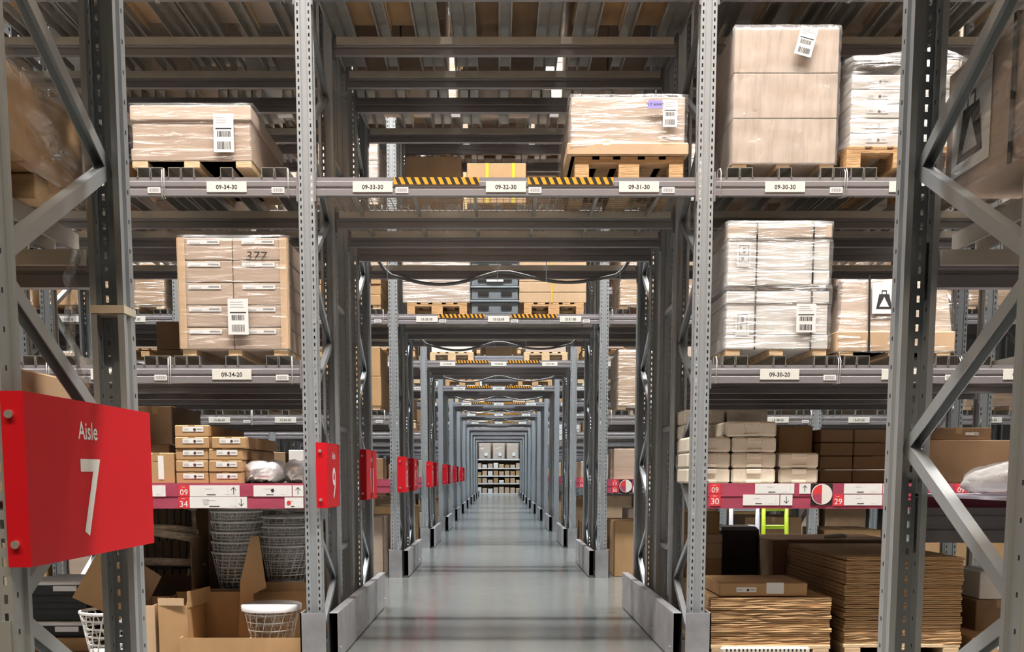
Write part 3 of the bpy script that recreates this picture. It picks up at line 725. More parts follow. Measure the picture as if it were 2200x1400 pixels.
# ---------------------------------------------------------------- picking level: red label holder shelves
_card = {}
def card_mesh(w, h, kind, r=0):
    k = (round(w, 3), round(h, 3), kind)
    if k in _card: return _card[k]
    b = MB(); b.box(0, w, -.003, 0, 0, h); y = -.0036
    def ln(x0, x1, z0, z1, m=1): b.quad((x0, y, z0), (x1, y, z0), (x1, y, z1), (x0, y, z1), m)
    def arrow(cx, up):
        s = 1 if up else -1; cz = h / 2; a = h * .33
        ln(cx - .0022, cx + .0022, cz - a, cz + a, 2)
        for q in (-1, 1):
            tip = (cx, cz + s*a); e = (cx + q*a*.7, cz + s*a*.3); n = .003
            b.add([(tip[0], y, tip[1]), (e[0], y, e[1]), (e[0], y, e[1] - s*n*1.6), (tip[0], y, tip[1] - s*n*1.9)], [(0,1,2,3)], 2)
    if kind.startswith('num'):
        b.text(kind[3:], h * .52, (w/2, y, h*.12), (1, 0, 0), (0, 0, 1), 4); ln(w*.3, w*.6, h*.82, h*.86, 4)
        me = b.mesh('number_card', ['red_card', 'white', 'ink', 'white', 'white'])
    elif kind == 'up' or kind == 'down':
        arrow(w/2, kind == 'up'); me = b.mesh('price_card', ['paper', 'pale_print', 'ink', 'red_card'])
    elif kind == 'disc':
        b.disc((w/2, y - .002, h/2), h*.49, .002, 'y', 28, 1)
        P = [(w/2, h/2)] + [(w/2 + h*.45*math.cos(a), h/2 + h*.45*math.sin(a)) for a in [PI/2 + k*PI/14 for k in range(8)]]
        b.add([(p[0], y - .0028, p[1]) for p in P], [tuple(range(len(P)))], 2)
        P = [(w/2, h/2)] + [(w/2 + h*.45*math.cos(a), h/2 + h*.45*math.sin(a)) for a in [PI + k*PI/14 for k in range(8)]]
        b.add([(p[0], y - .0028, p[1]) for p in P], [tuple(range(len(P)))], 3)
        me = b.mesh('round_emblem', ['black', 'carton_white', 'red_card', 'band'])
    else:
        ln(w*.30, w*.46, h*.66, h*.70); ln(w*.34, w*.52, h*.12, h*.20, 2); ln(w*.70, w*.84, h*.16, h*.19); ln(w*.90, w*.905, h*.10, h*.90)
        if 'dot' in kind: b.disc((w*.5, y - .001, h*.55), h*.15, .001, 'y', 12, 2)
        if 'arrup' in kind: ln(w*.76, w*.764, 0, h); arrow(w*.88, True)
        if 'arrdn' in kind: ln(w*.80, w*.804, 0, h); arrow(w*.90, False)
        if 'bin' in kind: b.add([(w*.24, y, h*.3), (w*.32, y, h*.3), (w*.34, y, h*.8), (w*.22, y, h*.8)], [(0,1,2,3)], 1)
        if 'alert' in kind: b.disc((w*.22, y - .001, h*.5), h*.2, .001, 'y', 14, 3)
        me = b.mesh('price_card', ['paper', 'pale_print', 'ink', 'red_card'])
    _card[k] = me
    return me
def pick_shelf(i, bay, cards=(), depth=None, face='front', deckm='galv'):
    for k, x0, x1 in bays(i):
        if k == bay: break
    L = x1 - x0; xm = (x0 + x1)/2; z = LEV[10]; D = depth or ROFF[i][1]
    Y = RY[i]
    t = thing('picking_shelf', f"low picking shelf with red label holder, {RW[i]} rack, {bay_words(bay)}", 'shelf', (xm, Y, z), 'red-edged picking shelves')
    put(beam_mesh(L, False), 'beam', t, (0, .012 if face == 'front' else .012, -.01)); put(beam_mesh(L, False), 'beam', t, (0, D - .06, -.05 if face != 'front' else -.01))
    b = MB(); b.box(-L/2, L/2, .0, D, -.009, 0); b.build('deck_panel', deckm, t)
    b = MB(); yy = (-.022, .008) if face == 'front' else (D + .004, D + .030)
    b.box(-L/2 + .002, L/2 - .002, yy[0], yy[1], -.178, .004); b.box(-L/2 + .002, L/2 - .002, yy[0] - .003, yy[0], -.089, -.083)
    hd = b.build('label_holder', 'band', t)
    for (kind, xa, xb, za, zb) in cards:
        put(card_mesh(xb - xa, zb - za, kind), 'price_card' if not kind.startswith('num') else 'number_card', hd, (xa - xm, -.0225, za - z))
    return t
def cards_px(lst, Y):
    out = []
    for kind, a, b_, c, d in lst:
        x0, x1, z0, z1 = rect(a, b_, c, d, Y); out.append((kind, x0, x1, max(z0, LEV[10] - .176), min(z1, LEV[10] + .002)))
    return out
pick_shelf(1, -1, cards_px([('dot', 290, 1042, 356, 1066), ('num09', 384, 1042, 407, 1066), ('arrup', 408, 1042, 515, 1066), ('num34', 384, 1067, 407, 1092), ('binarrdn', 408, 1067, 531, 1091),
    ('dot', 545, 1042, 627, 1066), ('up', 629, 1042, 652, 1066), ('alert', 612, 1068, 652, 1091), ('num09', 120, 1042, 143, 1066), ('arrup', 144, 1042, 240, 1066), ('num35', 120, 1067, 143, 1092)], 7.43), depth=1.68)
pick_shelf(1, 1, cards_px([('num09', 1524, 1036, 1548, 1060), ('num30', 1524, 1061, 1548, 1086), ('plain', 1622, 1036, 1706, 1060), ('up', 1717, 1036, 1741, 1060), ('plain', 1596, 1062, 1674, 1085), ('down', 1676, 1062, 1702, 1085),
    ('disc', 1742, 1036, 1788, 1084), ('num29', 1789, 1062, 1812, 1086), ('plain', 1813, 1036, 1895, 1060), ('up', 1897, 1036, 1915, 1060), ('plain', 1813, 1062, 1895, 1085), ('down', 1897, 1062, 1918, 1085), ('num09', 2052, 1036, 2076, 1060), ('plain', 2080, 1036, 2160, 1060)], 7.43), depth=1.68)
pick_shelf(0, 1, depth=1.02, face='rear', deckm='shelf_lilac'); pick_shelf(0, -1, depth=1.02, face='rear')
for i in (2, 3, 4, 5, 6):
    for bay in (-2, -1, 1, 2):
        x0, x1 = [(a, c) for k, a, c in bays(i) if k == bay][0]; cs = []
        xa = x0 + .06
        while xa < x1 - .7:
            n = 34 if bay < 0 else 30
            cs += [('num' + RNUM[i], xa, xa + .08, LEV[10] - .086, LEV[10]), ('num%d' % n, xa, xa + .08, LEV[10] - .174, LEV[10] - .089), ('disc' if xa < x0 + .5 else 'plain', xa + .10, xa + .27, LEV[10] - .172, LEV[10] - .002), ('arrup', xa + .30, xa + .62, LEV[10] - .085, LEV[10] - .002), ('arrdn', xa + .28, xa + .62, LEV[10] - .172, LEV[10] - .09)]
            xa += .9
        pick_shelf(i, bay, cs if i < 4 else [])

# goods on the 09 picking shelf, left
Zp = LEV[10] + .002
cols = [(377, [(0, 377, 447), (1, 377, 447), (2, 377, 448), (3, 377, 450), (4, 377, 450)], 'left'), (447, [(0, 448, 520), (1, 448, 520), (2, 448, 522), (3, 456, 529)], 'right')]
bh = (at(410, 912, 7.45)[1] - Zp) / 5
for c0, rowsl, nm in cols:
    for j, a, c in rowsl:
        x0, x1 = at(a, 1000, 7.46)[0] + .001, at(c, 1000, 7.46)[0] - .001
        carton(f"flat kraft box with dot label, {ORD[j]} from the bottom in the {nm} column, 09-34 shelf", x0, x1, 7.46 + random.uniform(0, .012), 1.05, Zp + j*bh, Zp + (j+1)*bh - .002, 'kraft', 'flat_box', 'box', 'flat boxes on the 09-34 shelf', True, DOTLAB, .01, .66)
x0, x1, _, zt = rect(300, 972, 374, 1040, 7.46)
t = carton('kraft carton taped and labelled upright beside the flat boxes, 09-34 shelf', x0, x1, 7.46, .5, Zp, zt, 'kraft', 'carton', 'box', None, True, None)
b = MB(); b.box(-.02, .02, -.002, 0, .03, .20); b.build('paper_label', 'paper', t, (.03, 0, 0))
for n, (pa, pb, yy, lab) in enumerate(((512, 604, 7.50, 'crumpled silver foil bag lying beside the flat boxes on the 09-34 shelf'), (600, 668, 7.62, 'second silver foil bag next to the upright on the 09-34 shelf'))):
    x0, x1, _, zt = rect(pa, 988, pb, 1040, yy); w = x1 - x0; h = zt - Zp
    b = MB(); vs = []; fs = []; N, M = 36, 20
    for j in range(M + 1):
        ph = PI * j / M
        for k in range(N):
            a = 2 * PI * k / N; ca, sa = math.cos(a), math.sin(a)
            ex = lambda v: math.copysign(abs(v) ** .7, v)
            p = Vector((ex(ca) * math.sin(ph) ** .6 * w/2, .45/2 + ex(sa) * math.sin(ph) ** .6 * .45/2, h/2 - ex(math.cos(ph)) * h/2))
            q = noise.noise(p * 14 + Vector((n*7, 0, 0))) * .022 + noise.noise(p * 34) * .010
            vs.append((p.x * (1 + q * 3), p.y + q, max(.0, p.z + q)))
    for j in range(M):
        for k in range(N): fs.append((j*N+k, j*N+(k+1)%N, (j+1)*N+(k+1)%N, (j+1)*N+k))
    b.add(vs, fs, 0, False); tag(b.build('foil_bag', 'foil', None, ((x0+x1)/2, yy, Zp)), lab, 'bag')
carton('dark kraft carton at the back of the 09-35 shelf behind the Aisle 7 sign', *rect(300, 905, 372, 1038, 8.3)[:2], 8.3, .8, Zp, at(330, 872, 8.3)[1], 'kraft_dark')
carton('brown carton at the back of the 09-35 shelf, left of the flat boxes', -3.35, -2.55, 8.0, .9, Zp, Zp + .30, 'kraft_dark')
# goods on the 09 picking shelf, right: foam boxes
fh = (at(1600, 898, 7.6)[1] - at(1600, 1032, 7.6)[1]) / 4
nf = 0
def foam(px0, px1, Y, lev, lab):
    x0, x1 = at(px0, 980, Y)[0] + .002, at(px1, 980, Y)[0] - .002; w = x1 - x0
    t = tag(put(carton_mesh(w, .42, fh - .003, 'foam', .014), 'foam_box', None, ((x0+x1)/2, Y, Zp + lev*fh)), lab, 'foam box', 'cream foam boxes on the 09-30 shelf')
    b = MB(); b.cbox(-.055, .055, -.010, .002, fh*.62, fh*.93, .004); b.cbox(-.055, .055, -.008, .002, .004, fh*.22, .004); b.build('grip_tab', 'foam', t)
for j in range(3): foam(1476, 1570, 7.60, j, f"cream foam box half behind the upright, {ORD[j]} from the bottom, 09-30 shelf")
for j in range(4): foam(1572 - (14 if j == 3 else 0), 1668, 7.60, j, f"cream foam box in the tallest column, {ORD[j]} from the bottom, 09-30 shelf")
for j in range(2): foam(1674, 1760, 7.62, j, f"cream foam box in the low right column, {ORD[j]} from the bottom, 09-30 shelf")
for j in range(5): foam(1560, 1648, 8.06, j, f"cream foam box in the rear column, {ORD[j]} from the bottom, 09-30 shelf")
for j in range(5): foam(1468, 1556, 8.06, j, f"cream foam box in rear column behind the upright, {ORD[j]} from the bottom, 09-30 shelf")
for j in range(4):  # boxes standing in shade; the dark carton colour carries that shade
    for k, (a, c) in enumerate(((1762, 1832), (1834, 1905))):
        x0, x1 = at(a, 980, 8.05)[0], at(c, 980, 8.05)[0]
        carton(f"flat brown box with shade in its colour, {'left' if k == 0 else 'right'} column, {ORD[j]} from the bottom, 09-29 shelf", x0, x1, 8.05, .6, Zp + j*.105, Zp + j*.105 + .10, 'kraft_dark', 'flat_box', 'box', 'shade-darkened flat boxes on the 09-29 shelf', False)
carton('plain kraft carton behind the low foam column on the 09-29 shelf', *rect(1672, 910, 1745, 1030, 8.2)[:2], 8.2, .6, Zp, at(1700, 915, 8.2)[1], 'kraft')
carton('long brown carton under the near right brace on the 09-28 shelf', *rect(1990, 960, 2190, 1030, 7.8)[:2], 7.8, .7, Zp, at(2100, 945, 7.8)[1], 'kraft_dark', tape=False)
carton('dark carton with a paper slip on the long 09-28 carton', *rect(1990, 920, 2130, 945, 7.9)[:2], 7.9, .6, at(2100, 945, 7.8)[1] + .002, at(2060, 918, 7.9)[1], 'kraft_dark', lab=STRIP, labx=.1)
# white plastic bag on the near right shelf
x0, x1, z0, zt = rect(2035, 980, 2260, 1062, 3.60); z0 = LEV[10] + .001
b = MB(); vs = []; fs = []; N, M = 40, 16; w = x1 - x0; h = zt - z0
for j in range(M + 1):
    v = j / M
    for k in range(N):
        a = 2 * PI * k / N; r = (1 - v ** 3.5 * .6) * (.8 + .2 * min(1, v * 6))
        p = Vector((math.cos(a) * r * w/2, math.sin(a) * r * .22, h * v * (.75 + .25 * (math.cos(a) * .5 + .5))))
        q = noise.noise(p * 9) * .035 + abs(noise.noise(p * 22)) * .015
        vs.append((p.x + q * math.cos(a), p.y + q * math.sin(a), max(0, p.z + q * .5)))
for j in range(M):
    for k in range(N): fs.append((j*N+k, j*N+(k+1)%N, (j+1)*N+(k+1)%N, (j+1)*N+k))
fs.append(tuple(M*N + k for k in range(N)))
b.add(vs, fs, 0, True); tag(b.build('plastic_bag', 'bag_white', None, ((x0+x1)/2, 3.42, z0)), 'translucent white plastic bag on the near right shelf', 'bag')

# ---------------------------------------------------------------- floor goods, left bay of the 09 rack
def basket_meshes(r0, r1, h, nv=18, nr=5, wr=.0036):
    b = MB(); b.tube([(r1*math.cos(2*PI*k/32), r1*math.sin(2*PI*k/32), h) for k in range(32)], .009, 6, closed=True); rim = b.mesh('rim', 'wire_white')
    b = MB()
    for j in range(nr):
        t = j / nr; r = r0 + (r1 - r0) * t; b.tube([(r*math.cos(2*PI*k/28), r*math.sin(2*PI*k/28), h*t + .004) for k in range(28)], wr * 1.2, 4, closed=True)
    for k in range(nv):
        pts = []
        for j in range(6):
            t = j / 5; r = r0 + (r1 - r0)*t; a = 2*PI*(k + t * 1.3)/nv; pts.append((r*math.cos(a), r*math.sin(a), h*t))
        b.tube(pts, wr, 4)
    for k in range(-3, 4):
        x = k * r0 / 3.6; y = math.sqrt(max(0, r0*r0 - x*x)); b.tube([(x, -y, .004), (x, y, .004)], wr, 4)
    weave = b.mesh('wire_weave', 'wire_white')
    b = MB(); n = 40; prof = [(r0*.6, -.004), (r0 + .006, 0), (r0 + .010, .02), ((r0+r1)/2 + .012, h*.5), (r1 + .012, h*.97), (r1 + .010, h + .012), (r1*.6, h + .018)]; vs = []; fs = []
    for j, (r, z) in enumerate(prof):
        for k in range(n):
            a = 2*PI*k/n; q = noise.noise(Vector((math.cos(a)*6, math.sin(a)*6, z*20))) * .008; vs.append(((r+q)*math.cos(a), (r+q)*math.sin(a), z))
    for j in range(len(prof)-1):
        for k in range(n): fs.append((j*n+k, j*n+(k+1)%n, (j+1)*n+(k+1)%n, (j+1)*n+k))
    b.add(vs, fs, 0, True); bag = b.mesh('plastic_bag', 'bag')
    b = MB(); n = 32; prof = [(r1 + .012, h - .035), (r1 + .016, h + .004), (r1 + .006, h + .012), (.0001, h + .014)]; vs = []; fs = []
    for r, z in prof:
        for k in range(n): a = 2*PI*k/n; vs.append((r*math.cos(a), r*math.sin(a), z))
    for j in range(len(prof)-1):
        for k in range(n): fs.append((j*n+k, j*n+(k+1)%n, (j+1)*n+(k+1)%n, (j+1)*n+k))
    b.add(vs, fs, 0, True); lid = b.mesh('cloth_lid', 'lid_white')
    return rim, weave, bag, lid
BK = basket_meshes(.145, .205, .30)
def basket(label, x, y, z, bag=True, lid=False, group='white wire baskets', sc=1.):
    t = thing('wire_basket', label, 'basket', (x, y, z), group, random.uniform(0, 6)); t.scale = (sc, sc, sc)
    put(BK[0], 'rim', t); tag(put(BK[1], 'wire_weave', t), kind='stuff')
    if bag: put(BK[2], 'plastic_bag', t)
    if lid: put(BK[3], 'cloth_lid', t)
    return t
def panel(b, p0, p1, z0, z1, th=.006, m=0):          # upright card sheet between two floor points
    (x0, y0), (x1, y1) = p0, p1; d = Vector((x1-x0, y1-y0)).normalized(); n = Vector((-d.y, d.x)) * th
    za = z0 if isinstance(z0, tuple) else (z0, z0); zb = z1 if isinstance(z1, tuple) else (z1, z1)
    b.add([(x0,y0,za[0]),(x1,y1,za[1]),(x1+n.x,y1+n.y,za[1]),(x0+n.x,y0+n.y,za[0]),(x0,y0,zb[0]),(x1,y1,zb[1]),(x1+n.x,y1+n.y,zb[1]),(x0+n.x,y0+n.y,zb[0])],
          [(0,3,2,1),(4,5,6,7),(0,1,5,4),(1,2,6,5),(2,3,7,6),(3,0,4,7)], m)
def open_box(label, X0, X1, Y0, Y1_, hf, hb, hl, hr, m='kraft', flaps=(), floor=.008, z0=0.0):
    """open carton: four wall sheets of their own heights and a bottom"""
    t = thing('open_carton', label, 'box', ((X0+X1)/2, Y0, z0)); w = (X1-X0)/2; D = Y1_-Y0
    for nm, p0, p1, h in (('wall_panel', (-w, 0), (w, 0), hf), ('wall_panel', (w, .003), (w, D), hr), ('wall_panel', (w, D), (-w, D), hb), ('wall_panel', (-w, D), (-w, .003), hl)):
        b = MB(); panel(b, p0, p1, 0, h); b.build(nm, m, t)
    b = MB(); b.box(-w + .006, w - .006, .006, D - .006, 0, floor); b.build('bottom', m, t)
    return t
Yf = 7.42
X0, X1 = at(386, 1390, Yf)[0], at(649, 1390, Yf)[0]; zf = at(520, 1370, Yf)[1]
t = open_box('cut-down kraft carton at the front holding lidded wire baskets, beside the upright', X0, X1, Yf, 8.05, zf, zf + .27, zf + .0, zf + .12, 'kraft')
A = [at(512, 1385, 7.85), at(516, 1250, 7.85), at(538, 1153, 7.85), at(556, 1150, 7.85), at(572, 1262, 7.85), at(545, 1275, 7.85), at(543, 1385, 7.85)]
b = MB(); b.ext([(x - t.location.x, z) for x, z in A], 'y', .43, .436); b.build('torn_flap', 'kraft', t)
xb, zb = at(582, 1300, 7.64); basket('lidded white wire basket in clear plastic inside the cut-down carton', xb, 7.66, .085, True, True, sc=1.02)
# pair of taller cartons behind
X0, X1 = at(428, 1300, 8.1)[0], at(520, 1300, 8.1)[0]; t = open_box('tall kraft carton behind the cut-down carton holding the basket tower', X0 - .05, X1 + .06, 8.08, 8.56, at(480, 1264, 8.08)[1], at(480, 1150, 8.5)[1], at(480, 1150, 8.5)[1], .5, 'kraft_dark')
xb = at(512, 1250, 8.3)[0]
for j in range(7): basket(f"clear-bagged wire basket in the tall tower, {ORD[j]} from the bottom", xb, 8.30, at(512, 1262, 8.3)[1] + j*.082 , True, False, sc=.98)
X0, X1 = at(560, 1300, 8.12)[0], at(668, 1300, 8.12)[0]; t = open_box('kraft carton under the short basket tower next to the upright', X0, X1, 8.12, 8.62, at(600, 1250, 8.12)[1], at(600, 1148, 8.6)[1], .45, .5, 'kraft')
xb = at(616, 1250, 8.36)[0]
for j in range(4): basket(f"clear-bagged wire basket in the short tower, {ORD[j]} from the bottom", xb, 8.36, at(616, 1248, 8.36)[1] + j*.078, True, False, sc=.98)
X0, X1 = at(341, 1350, 7.5)[0], at(404, 1350, 7.5)[0]; zt = at(370, 1300, 7.5)[1]
t = open_box('slim upright open kraft carton left of the cut-down carton', X0, X1, 7.50, 7.95, zt, zt + .05, zt + .03, zt + .02, 'kraft')
b = MB(); w = (X1-X0)/2; panel(b, (-w, .0), (w*.8, -.015), zt, zt + .055); b.build('flap', 'kraft_pale', t); b = MB(); panel(b, (w, .02), (w + .06, .40), zt - .02, zt + .10); b.build('flap', 'kraft', t)
X0, X1 = at(285, 1350, 7.52)[0], at(334, 1350, 7.52)[0]; t = open_box('kraft carton beside the nearest left upright at floor level', X0, X1, 7.52, 7.95, at(320, 1300, 7.52)[1], .42, .4, .41, 'kraft_pale')
# loose flap and white baskets, black bins at the far left
xb = at(232, 1330, 7.60)[0]
for j in range(2): basket(f"uncovered white wire basket at floor level, {'lower' if j == 0 else 'upper'} of the nested pair", xb, 7.62, .0 + (at(232, 1312, 7.6)[1] - .30) * (.86 if j == 0 else 1) , False, False)
X0, X1 = at(178, 1395, 7.55)[0], at(290, 1395, 7.55)[0]
b = MB(); A = [at(155, 1283, 7.75), at(207, 1190, 7.75), at(300, 1228, 7.75), at(290, 1345, 7.75)]
b.add([(x, 7.75, z) for x, z in A] + [(x, 7.757, z) for x, z in A], [(0,3,2,1), (4,5,6,7), (0,1,5,4), (1,2,6,5), (2,3,7,6), (3,0,4,7)]); tag(b.build('cardboard_sheet', 'kraft', None), 'tilted loose cardboard sheet behind the uncovered white baskets', 'cardboard')
b = MB(); A = [at(296, 1205, 7.95), at(347, 1238, 7.95), at(320, 1290, 7.95), at(290, 1300, 7.95)]
b.add([(x, 7.95, z) for x, z in A] + [(x, 7.957, z) for x, z in A], [(0,3,2,1), (4,5,6,7), (0,1,5,4), (1,2,6,5), (2,3,7,6), (3,0,4,7)]); tag(b.build('cardboard_sheet', 'kraft_pale', None), 'bent cardboard flap sticking out right of the nearest left upright', 'cardboard')
for n, (pt, pb) in enumerate(((1335, 1392), (1248, 1330))):
    Yb = 7.85; x0, x1 = at(60, 1300, Yb)[0], at(188, 1300, Yb)[0]; z1 = at(100, pt, Yb)[1]; z0 = at(100, pb, Yb)[1] if n else .11; w = x1 - x0
    if n: z0 = zprev + .002
    t = thing('storage_bin', f"black storage bin with white lid, {'lower' if n == 0 else 'upper'} one of the pile", 'bin', ((x0+x1)/2, Yb, z0), 'black bins at the left'); h = z1 - z0
    b = MB(); b.add([(-w*.46,.02,0),(w*.46,.02,0),(w*.46,.5,0),(-w*.46,.5,0),(-w*.49,0,h-.03),(w*.49,0,h-.03),(w*.49,.54,h-.03),(-w*.49,.54,h-.03)], [(0,3,2,1),(4,5,6,7),(0,1,5,4),(1,2,6,5),(2,3,7,6),(3,0,4,7)])
    for q in range(4): b.box(-w*.45, w*.45, -.004 + .02*(1-q/4.), .02, h*.12 + q*h*.16, h*.12 + q*h*.16 + .012)
    b.build('tub', 'black_plastic', t)
    b = MB(); b.cbox(-w/2, w/2, -.02, .56, h - .03, h, .008); b.build('lid', 'lid_white', t)
    b = MB(); b.box(-.02, .16, -.024, -.004, h - .075, h - .035); b.build('clip', 'lid_white', t)
    zprev = z1
carton('kraft carton under the black storage bins', at(60, 1390, 7.8)[0], at(190, 1390, 7.8)[0], 7.83, .6, 0, .108, 'kraft')
# rattan armchairs nested at the back
def rattan_chair(x, y, z, label, rz=0):
    t = thing('rattan_chair', label, 'chair', (x, y, z), 'rattan armchairs', rz)
    b = MB(); pts = [(.30*math.cos(a), -.25*math.sin(a) + .05, .40 + .12*math.sin(a*.5)) for a in [PI*k/16 for k in range(17)]]; b.tube(pts, .034, 8); b.build('arm_hoop', 'rattan', t)
    b = MB(); pts = [(.31*math.cos(a), -.27*math.sin(a) + .05, .22 + .05*math.sin(a) - .02) for a in [PI*k/16 for k in range(17)]]; b.tube(pts, .032, 8); b.build('seat_hoop', 'rattan', t)
    for k in range(13):
        a = PI * (k + .5) / 13; b = MB(); b.tube([(.28*math.cos(a), -.23*math.sin(a) + .05, .42), (.26*math.cos(a), -.21*math.sin(a) + .05, .14)], .008, 6); b.build('spindle', 'black_plastic', t)
    for s in (-1, 1):
        b = MB(); b.tube([(s*.30, .05, .40), (s*.31, .02, .2), (s*.26, -.04, -.15)], .018, 8); b.build('leg', 'rattan', t)
    b = MB(); b.disc((0, .06, .18), .26, .03, 'z', 24); b.build('seat', 'black_plastic', t)
x = at(345, 1200, 8.35)[0]
for j, zz in enumerate((at(345, 1262, 8.35)[1] - .02, at(345, 1190, 8.35)[1] - .03)): rattan_chair(x - .06*j, 8.4 + .03*j, zz, f"black and tan rattan armchair, {'lower' if j == 0 else 'upper'} one of the nested pair", .1*j)
carton('dark carton under the rattan armchairs', x - .45, x + .30, 8.15, .6, 0, at(345, 1262, 8.35)[1] - .18, 'kraft_dark')
carton('tall dark carton standing behind the rattan armchairs', at(292, 1150, 9.0)[0], at(448, 1150, 9.0)[0], 9.0, .5, 0, 1.08, 'kraft_dark', tape=False)  # dark block added so the background behind the chairs stays dark
# board panels and white slats at the back
for k in range(5):
    x0 = at(540 + k*13, 1120, 8.9)[0]
    b = MB(); b.cbox(x0, x0 + .05, 8.9, 9.3, .62, at(560, 1096, 8.9)[1], .004); tag(b.build('board_panel', 'tan' if k % 2 else 'carton_white'), f"pale upright board behind the basket towers, {ORD[k]} from the left", 'board', 'upright boards at the back')
x0, x1 = at(618, 1120, 8.7)[0], at(662, 1120, 8.7)[0]
for k in range(6):
    z = at(640, 1150 - k*10, 8.7)[1]; b = MB(); b.cbox(x0, x1, 8.7, 9.2, z, z + .032, .01); tag(b.build('white_slat', 'lid_white'), f"white slat, {ORD[k]} from the bottom of the pile behind the short basket tower", 'slat', 'pile of white slats')
b = MB(); b.box(x0 - .1, x1 + .1, 8.7, 9.3, 0, at(640, 1150, 8.7)[1] - .001); carton_o = tag(b.build('carton', 'kraft_dark'), 'dark carton under the pile of white slats', 'box')
b = MB(); b.box(at(535, 1120, 8.9)[0], x0 - .11, 8.85, 9.35, 0, .618); tag(b.build('carton', 'kraft_dark'), 'dark carton under the upright pale boards', 'box')

# ---------------------------------------------------------------- floor goods, right bay of the 09 rack
def flat_stack(px0, px1, ptop, Y, D, n, nm, m):
    x0, x1 = at(px0, 1330, Y)[0], at(px1, 1330, Y)[0]; zt = at((px0+px1)/2, ptop, Y)[1]; h = (zt - .10) / n; r = random.Random(n); w = x1 - x0
    b = MB()
    mes = []
    for v in range(3):
        bb = MB(); d = random.Random(v*3 + n)
        N = 8; vs = []; fs = []                                   # flattened carton with slightly bowed front lips
        for k in range(N + 1):
            x = -w/2 + w*k/N; a = d.uniform(-.0035, .0035)
            vs += [(x, d.uniform(-.004, .004), .0 + max(0, a)), (x, d.uniform(-.004, .004), h*.46 + a), (x, .012, h*.5 + a), (x, d.uniform(-.004, .004), h*.56 + a), (x, d.uniform(-.004, .004), h*.90 + min(0, a)), (x, D, h*.90), (x, D, 0)]
        for k in range(N):
            for q in range(7): fs.append((k*7+q, (k+1)*7+q, (k+1)*7+(q+1)%7, k*7+(q+1)%7))
        fs += [tuple(range(7)), tuple(N*7+q for q in range(7))[::-1]]
        bb.add(vs, fs); mes.append(bb.mesh('flat_carton', m))
    for j in range(n):
        o = put(mes[j % 3], 'flat_carton', None, ((x0+x1)/2 + r.uniform(-.008, .008), Y + r.uniform(0, .014), .10 + j*h), (0, 0, r.uniform(-.006, .006)))
        from_top = n - j
        tag(o, f"flattened kraft carton, {(ORD + ['fourteenth','fifteenth','sixteenth','seventeenth','eighteenth','nineteenth','twentieth','twenty-first','twenty-second'])[from_top-1]} from the top of the {nm} stack", 'flat carton', f"flattened cartons in the {nm} stack")
    t = thing('carton_pallet', f"low pallet under the {nm} stack of flattened cartons", 'pallet', ((x0+x1)/2, Y, 0))
    for k in (-1, 0, 1): put(carton_mesh(.12, D, .07, 'wood_pale', .003), 'runner', t, (k*(w/2 - .07), 0, 0))
    put(carton_mesh(w, D, .028, 'wood_pale', .003), 'deck', t, (0, 0, .071))
    return x0, x1, zt
x0, x1, zt = flat_stack(1527, 1786, 1283, 7.56, 1.5, 11, 'short', 'kraft')
X0, X1 = at(1547, 1260, 7.6)[0], at(1735, 1260, 7.6)[0]
t = carton('single closed flat box with dot label on top of the short stack', X0, X1, 7.60, .62, zt + .004, at(1640, 1252, 7.6)[1], 'kraft', 'flat_box', 'box', None, False, DOTLAB, -.13, .5)
b = MB(); b.box(.02, .15, -.002, 0, .02, at(1640, 1252, 7.6)[1] - zt - .004); b.box(.02, .15, -.002, .03, at(1640, 1252, 7.6)[1] - zt - .004, at(1640, 1252, 7.6)[1] - zt - .002); b.build('paper_label', 'paper', t)
flat_stack(1814, 2066, 1196, 7.62, 1.55, 22, 'tall', 'kraft')
t = thing('plastic_tray', 'beige perforated plastic tray edge in front of the short stack', 'tray', (at(1645, 1400, 7.50)[0], 7.50, .0)); 
b = MB(); b.cbox(-.33, .33, 0, .05, 0, .095, .015); b.build('rim', 'foam', t)
for k in range(20): 
    b = MB(); b.box(-.295 + k*.0305, -.295 + k*.0305 + .012, -.002, .0, .062, .082); b.build('perforation', 'black', t)
carton('large open-shelf brown carton block behind and left of the tall stack', at(1662, 1200, 9.2)[0], at(1930, 1200, 9.2)[0], 9.22, .9, 0, at(1800, 1160, 9.2)[1], 'kraft_dark', tape=False)
xs0, xs1 = at(1470, 1150, 8.9)[0], at(1566, 1150, 8.9)[0]; z = 0
for j, (pt, m) in enumerate(((1205, 'kraft'), (1170, 'kraft_pale'), (1150, 'kraft_pale'), (1100, 'kraft'))):
    z1 = at(1540, pt, 8.9)[1]; carton(f"kraft carton behind the right upright, {ORD[j]} from the floor", xs0, xs1 - .03*(j == 3), 9.15, .5, z, z1 - .002, m, group='carton pile behind the right upright', tape=False); z = z1
b = MB(); x0, x1 = at(1568, 1180, 9.25)[0], at(1662, 1180, 9.25)[0]; zt = at(1610, 1138, 9.25)[1]
b.cbox(x0, x1, 9.75, 10.2, 0, zt, .03); tag(b.build('black_case', 'black_plastic'), 'black case standing between the carton pile and brown block', 'case')
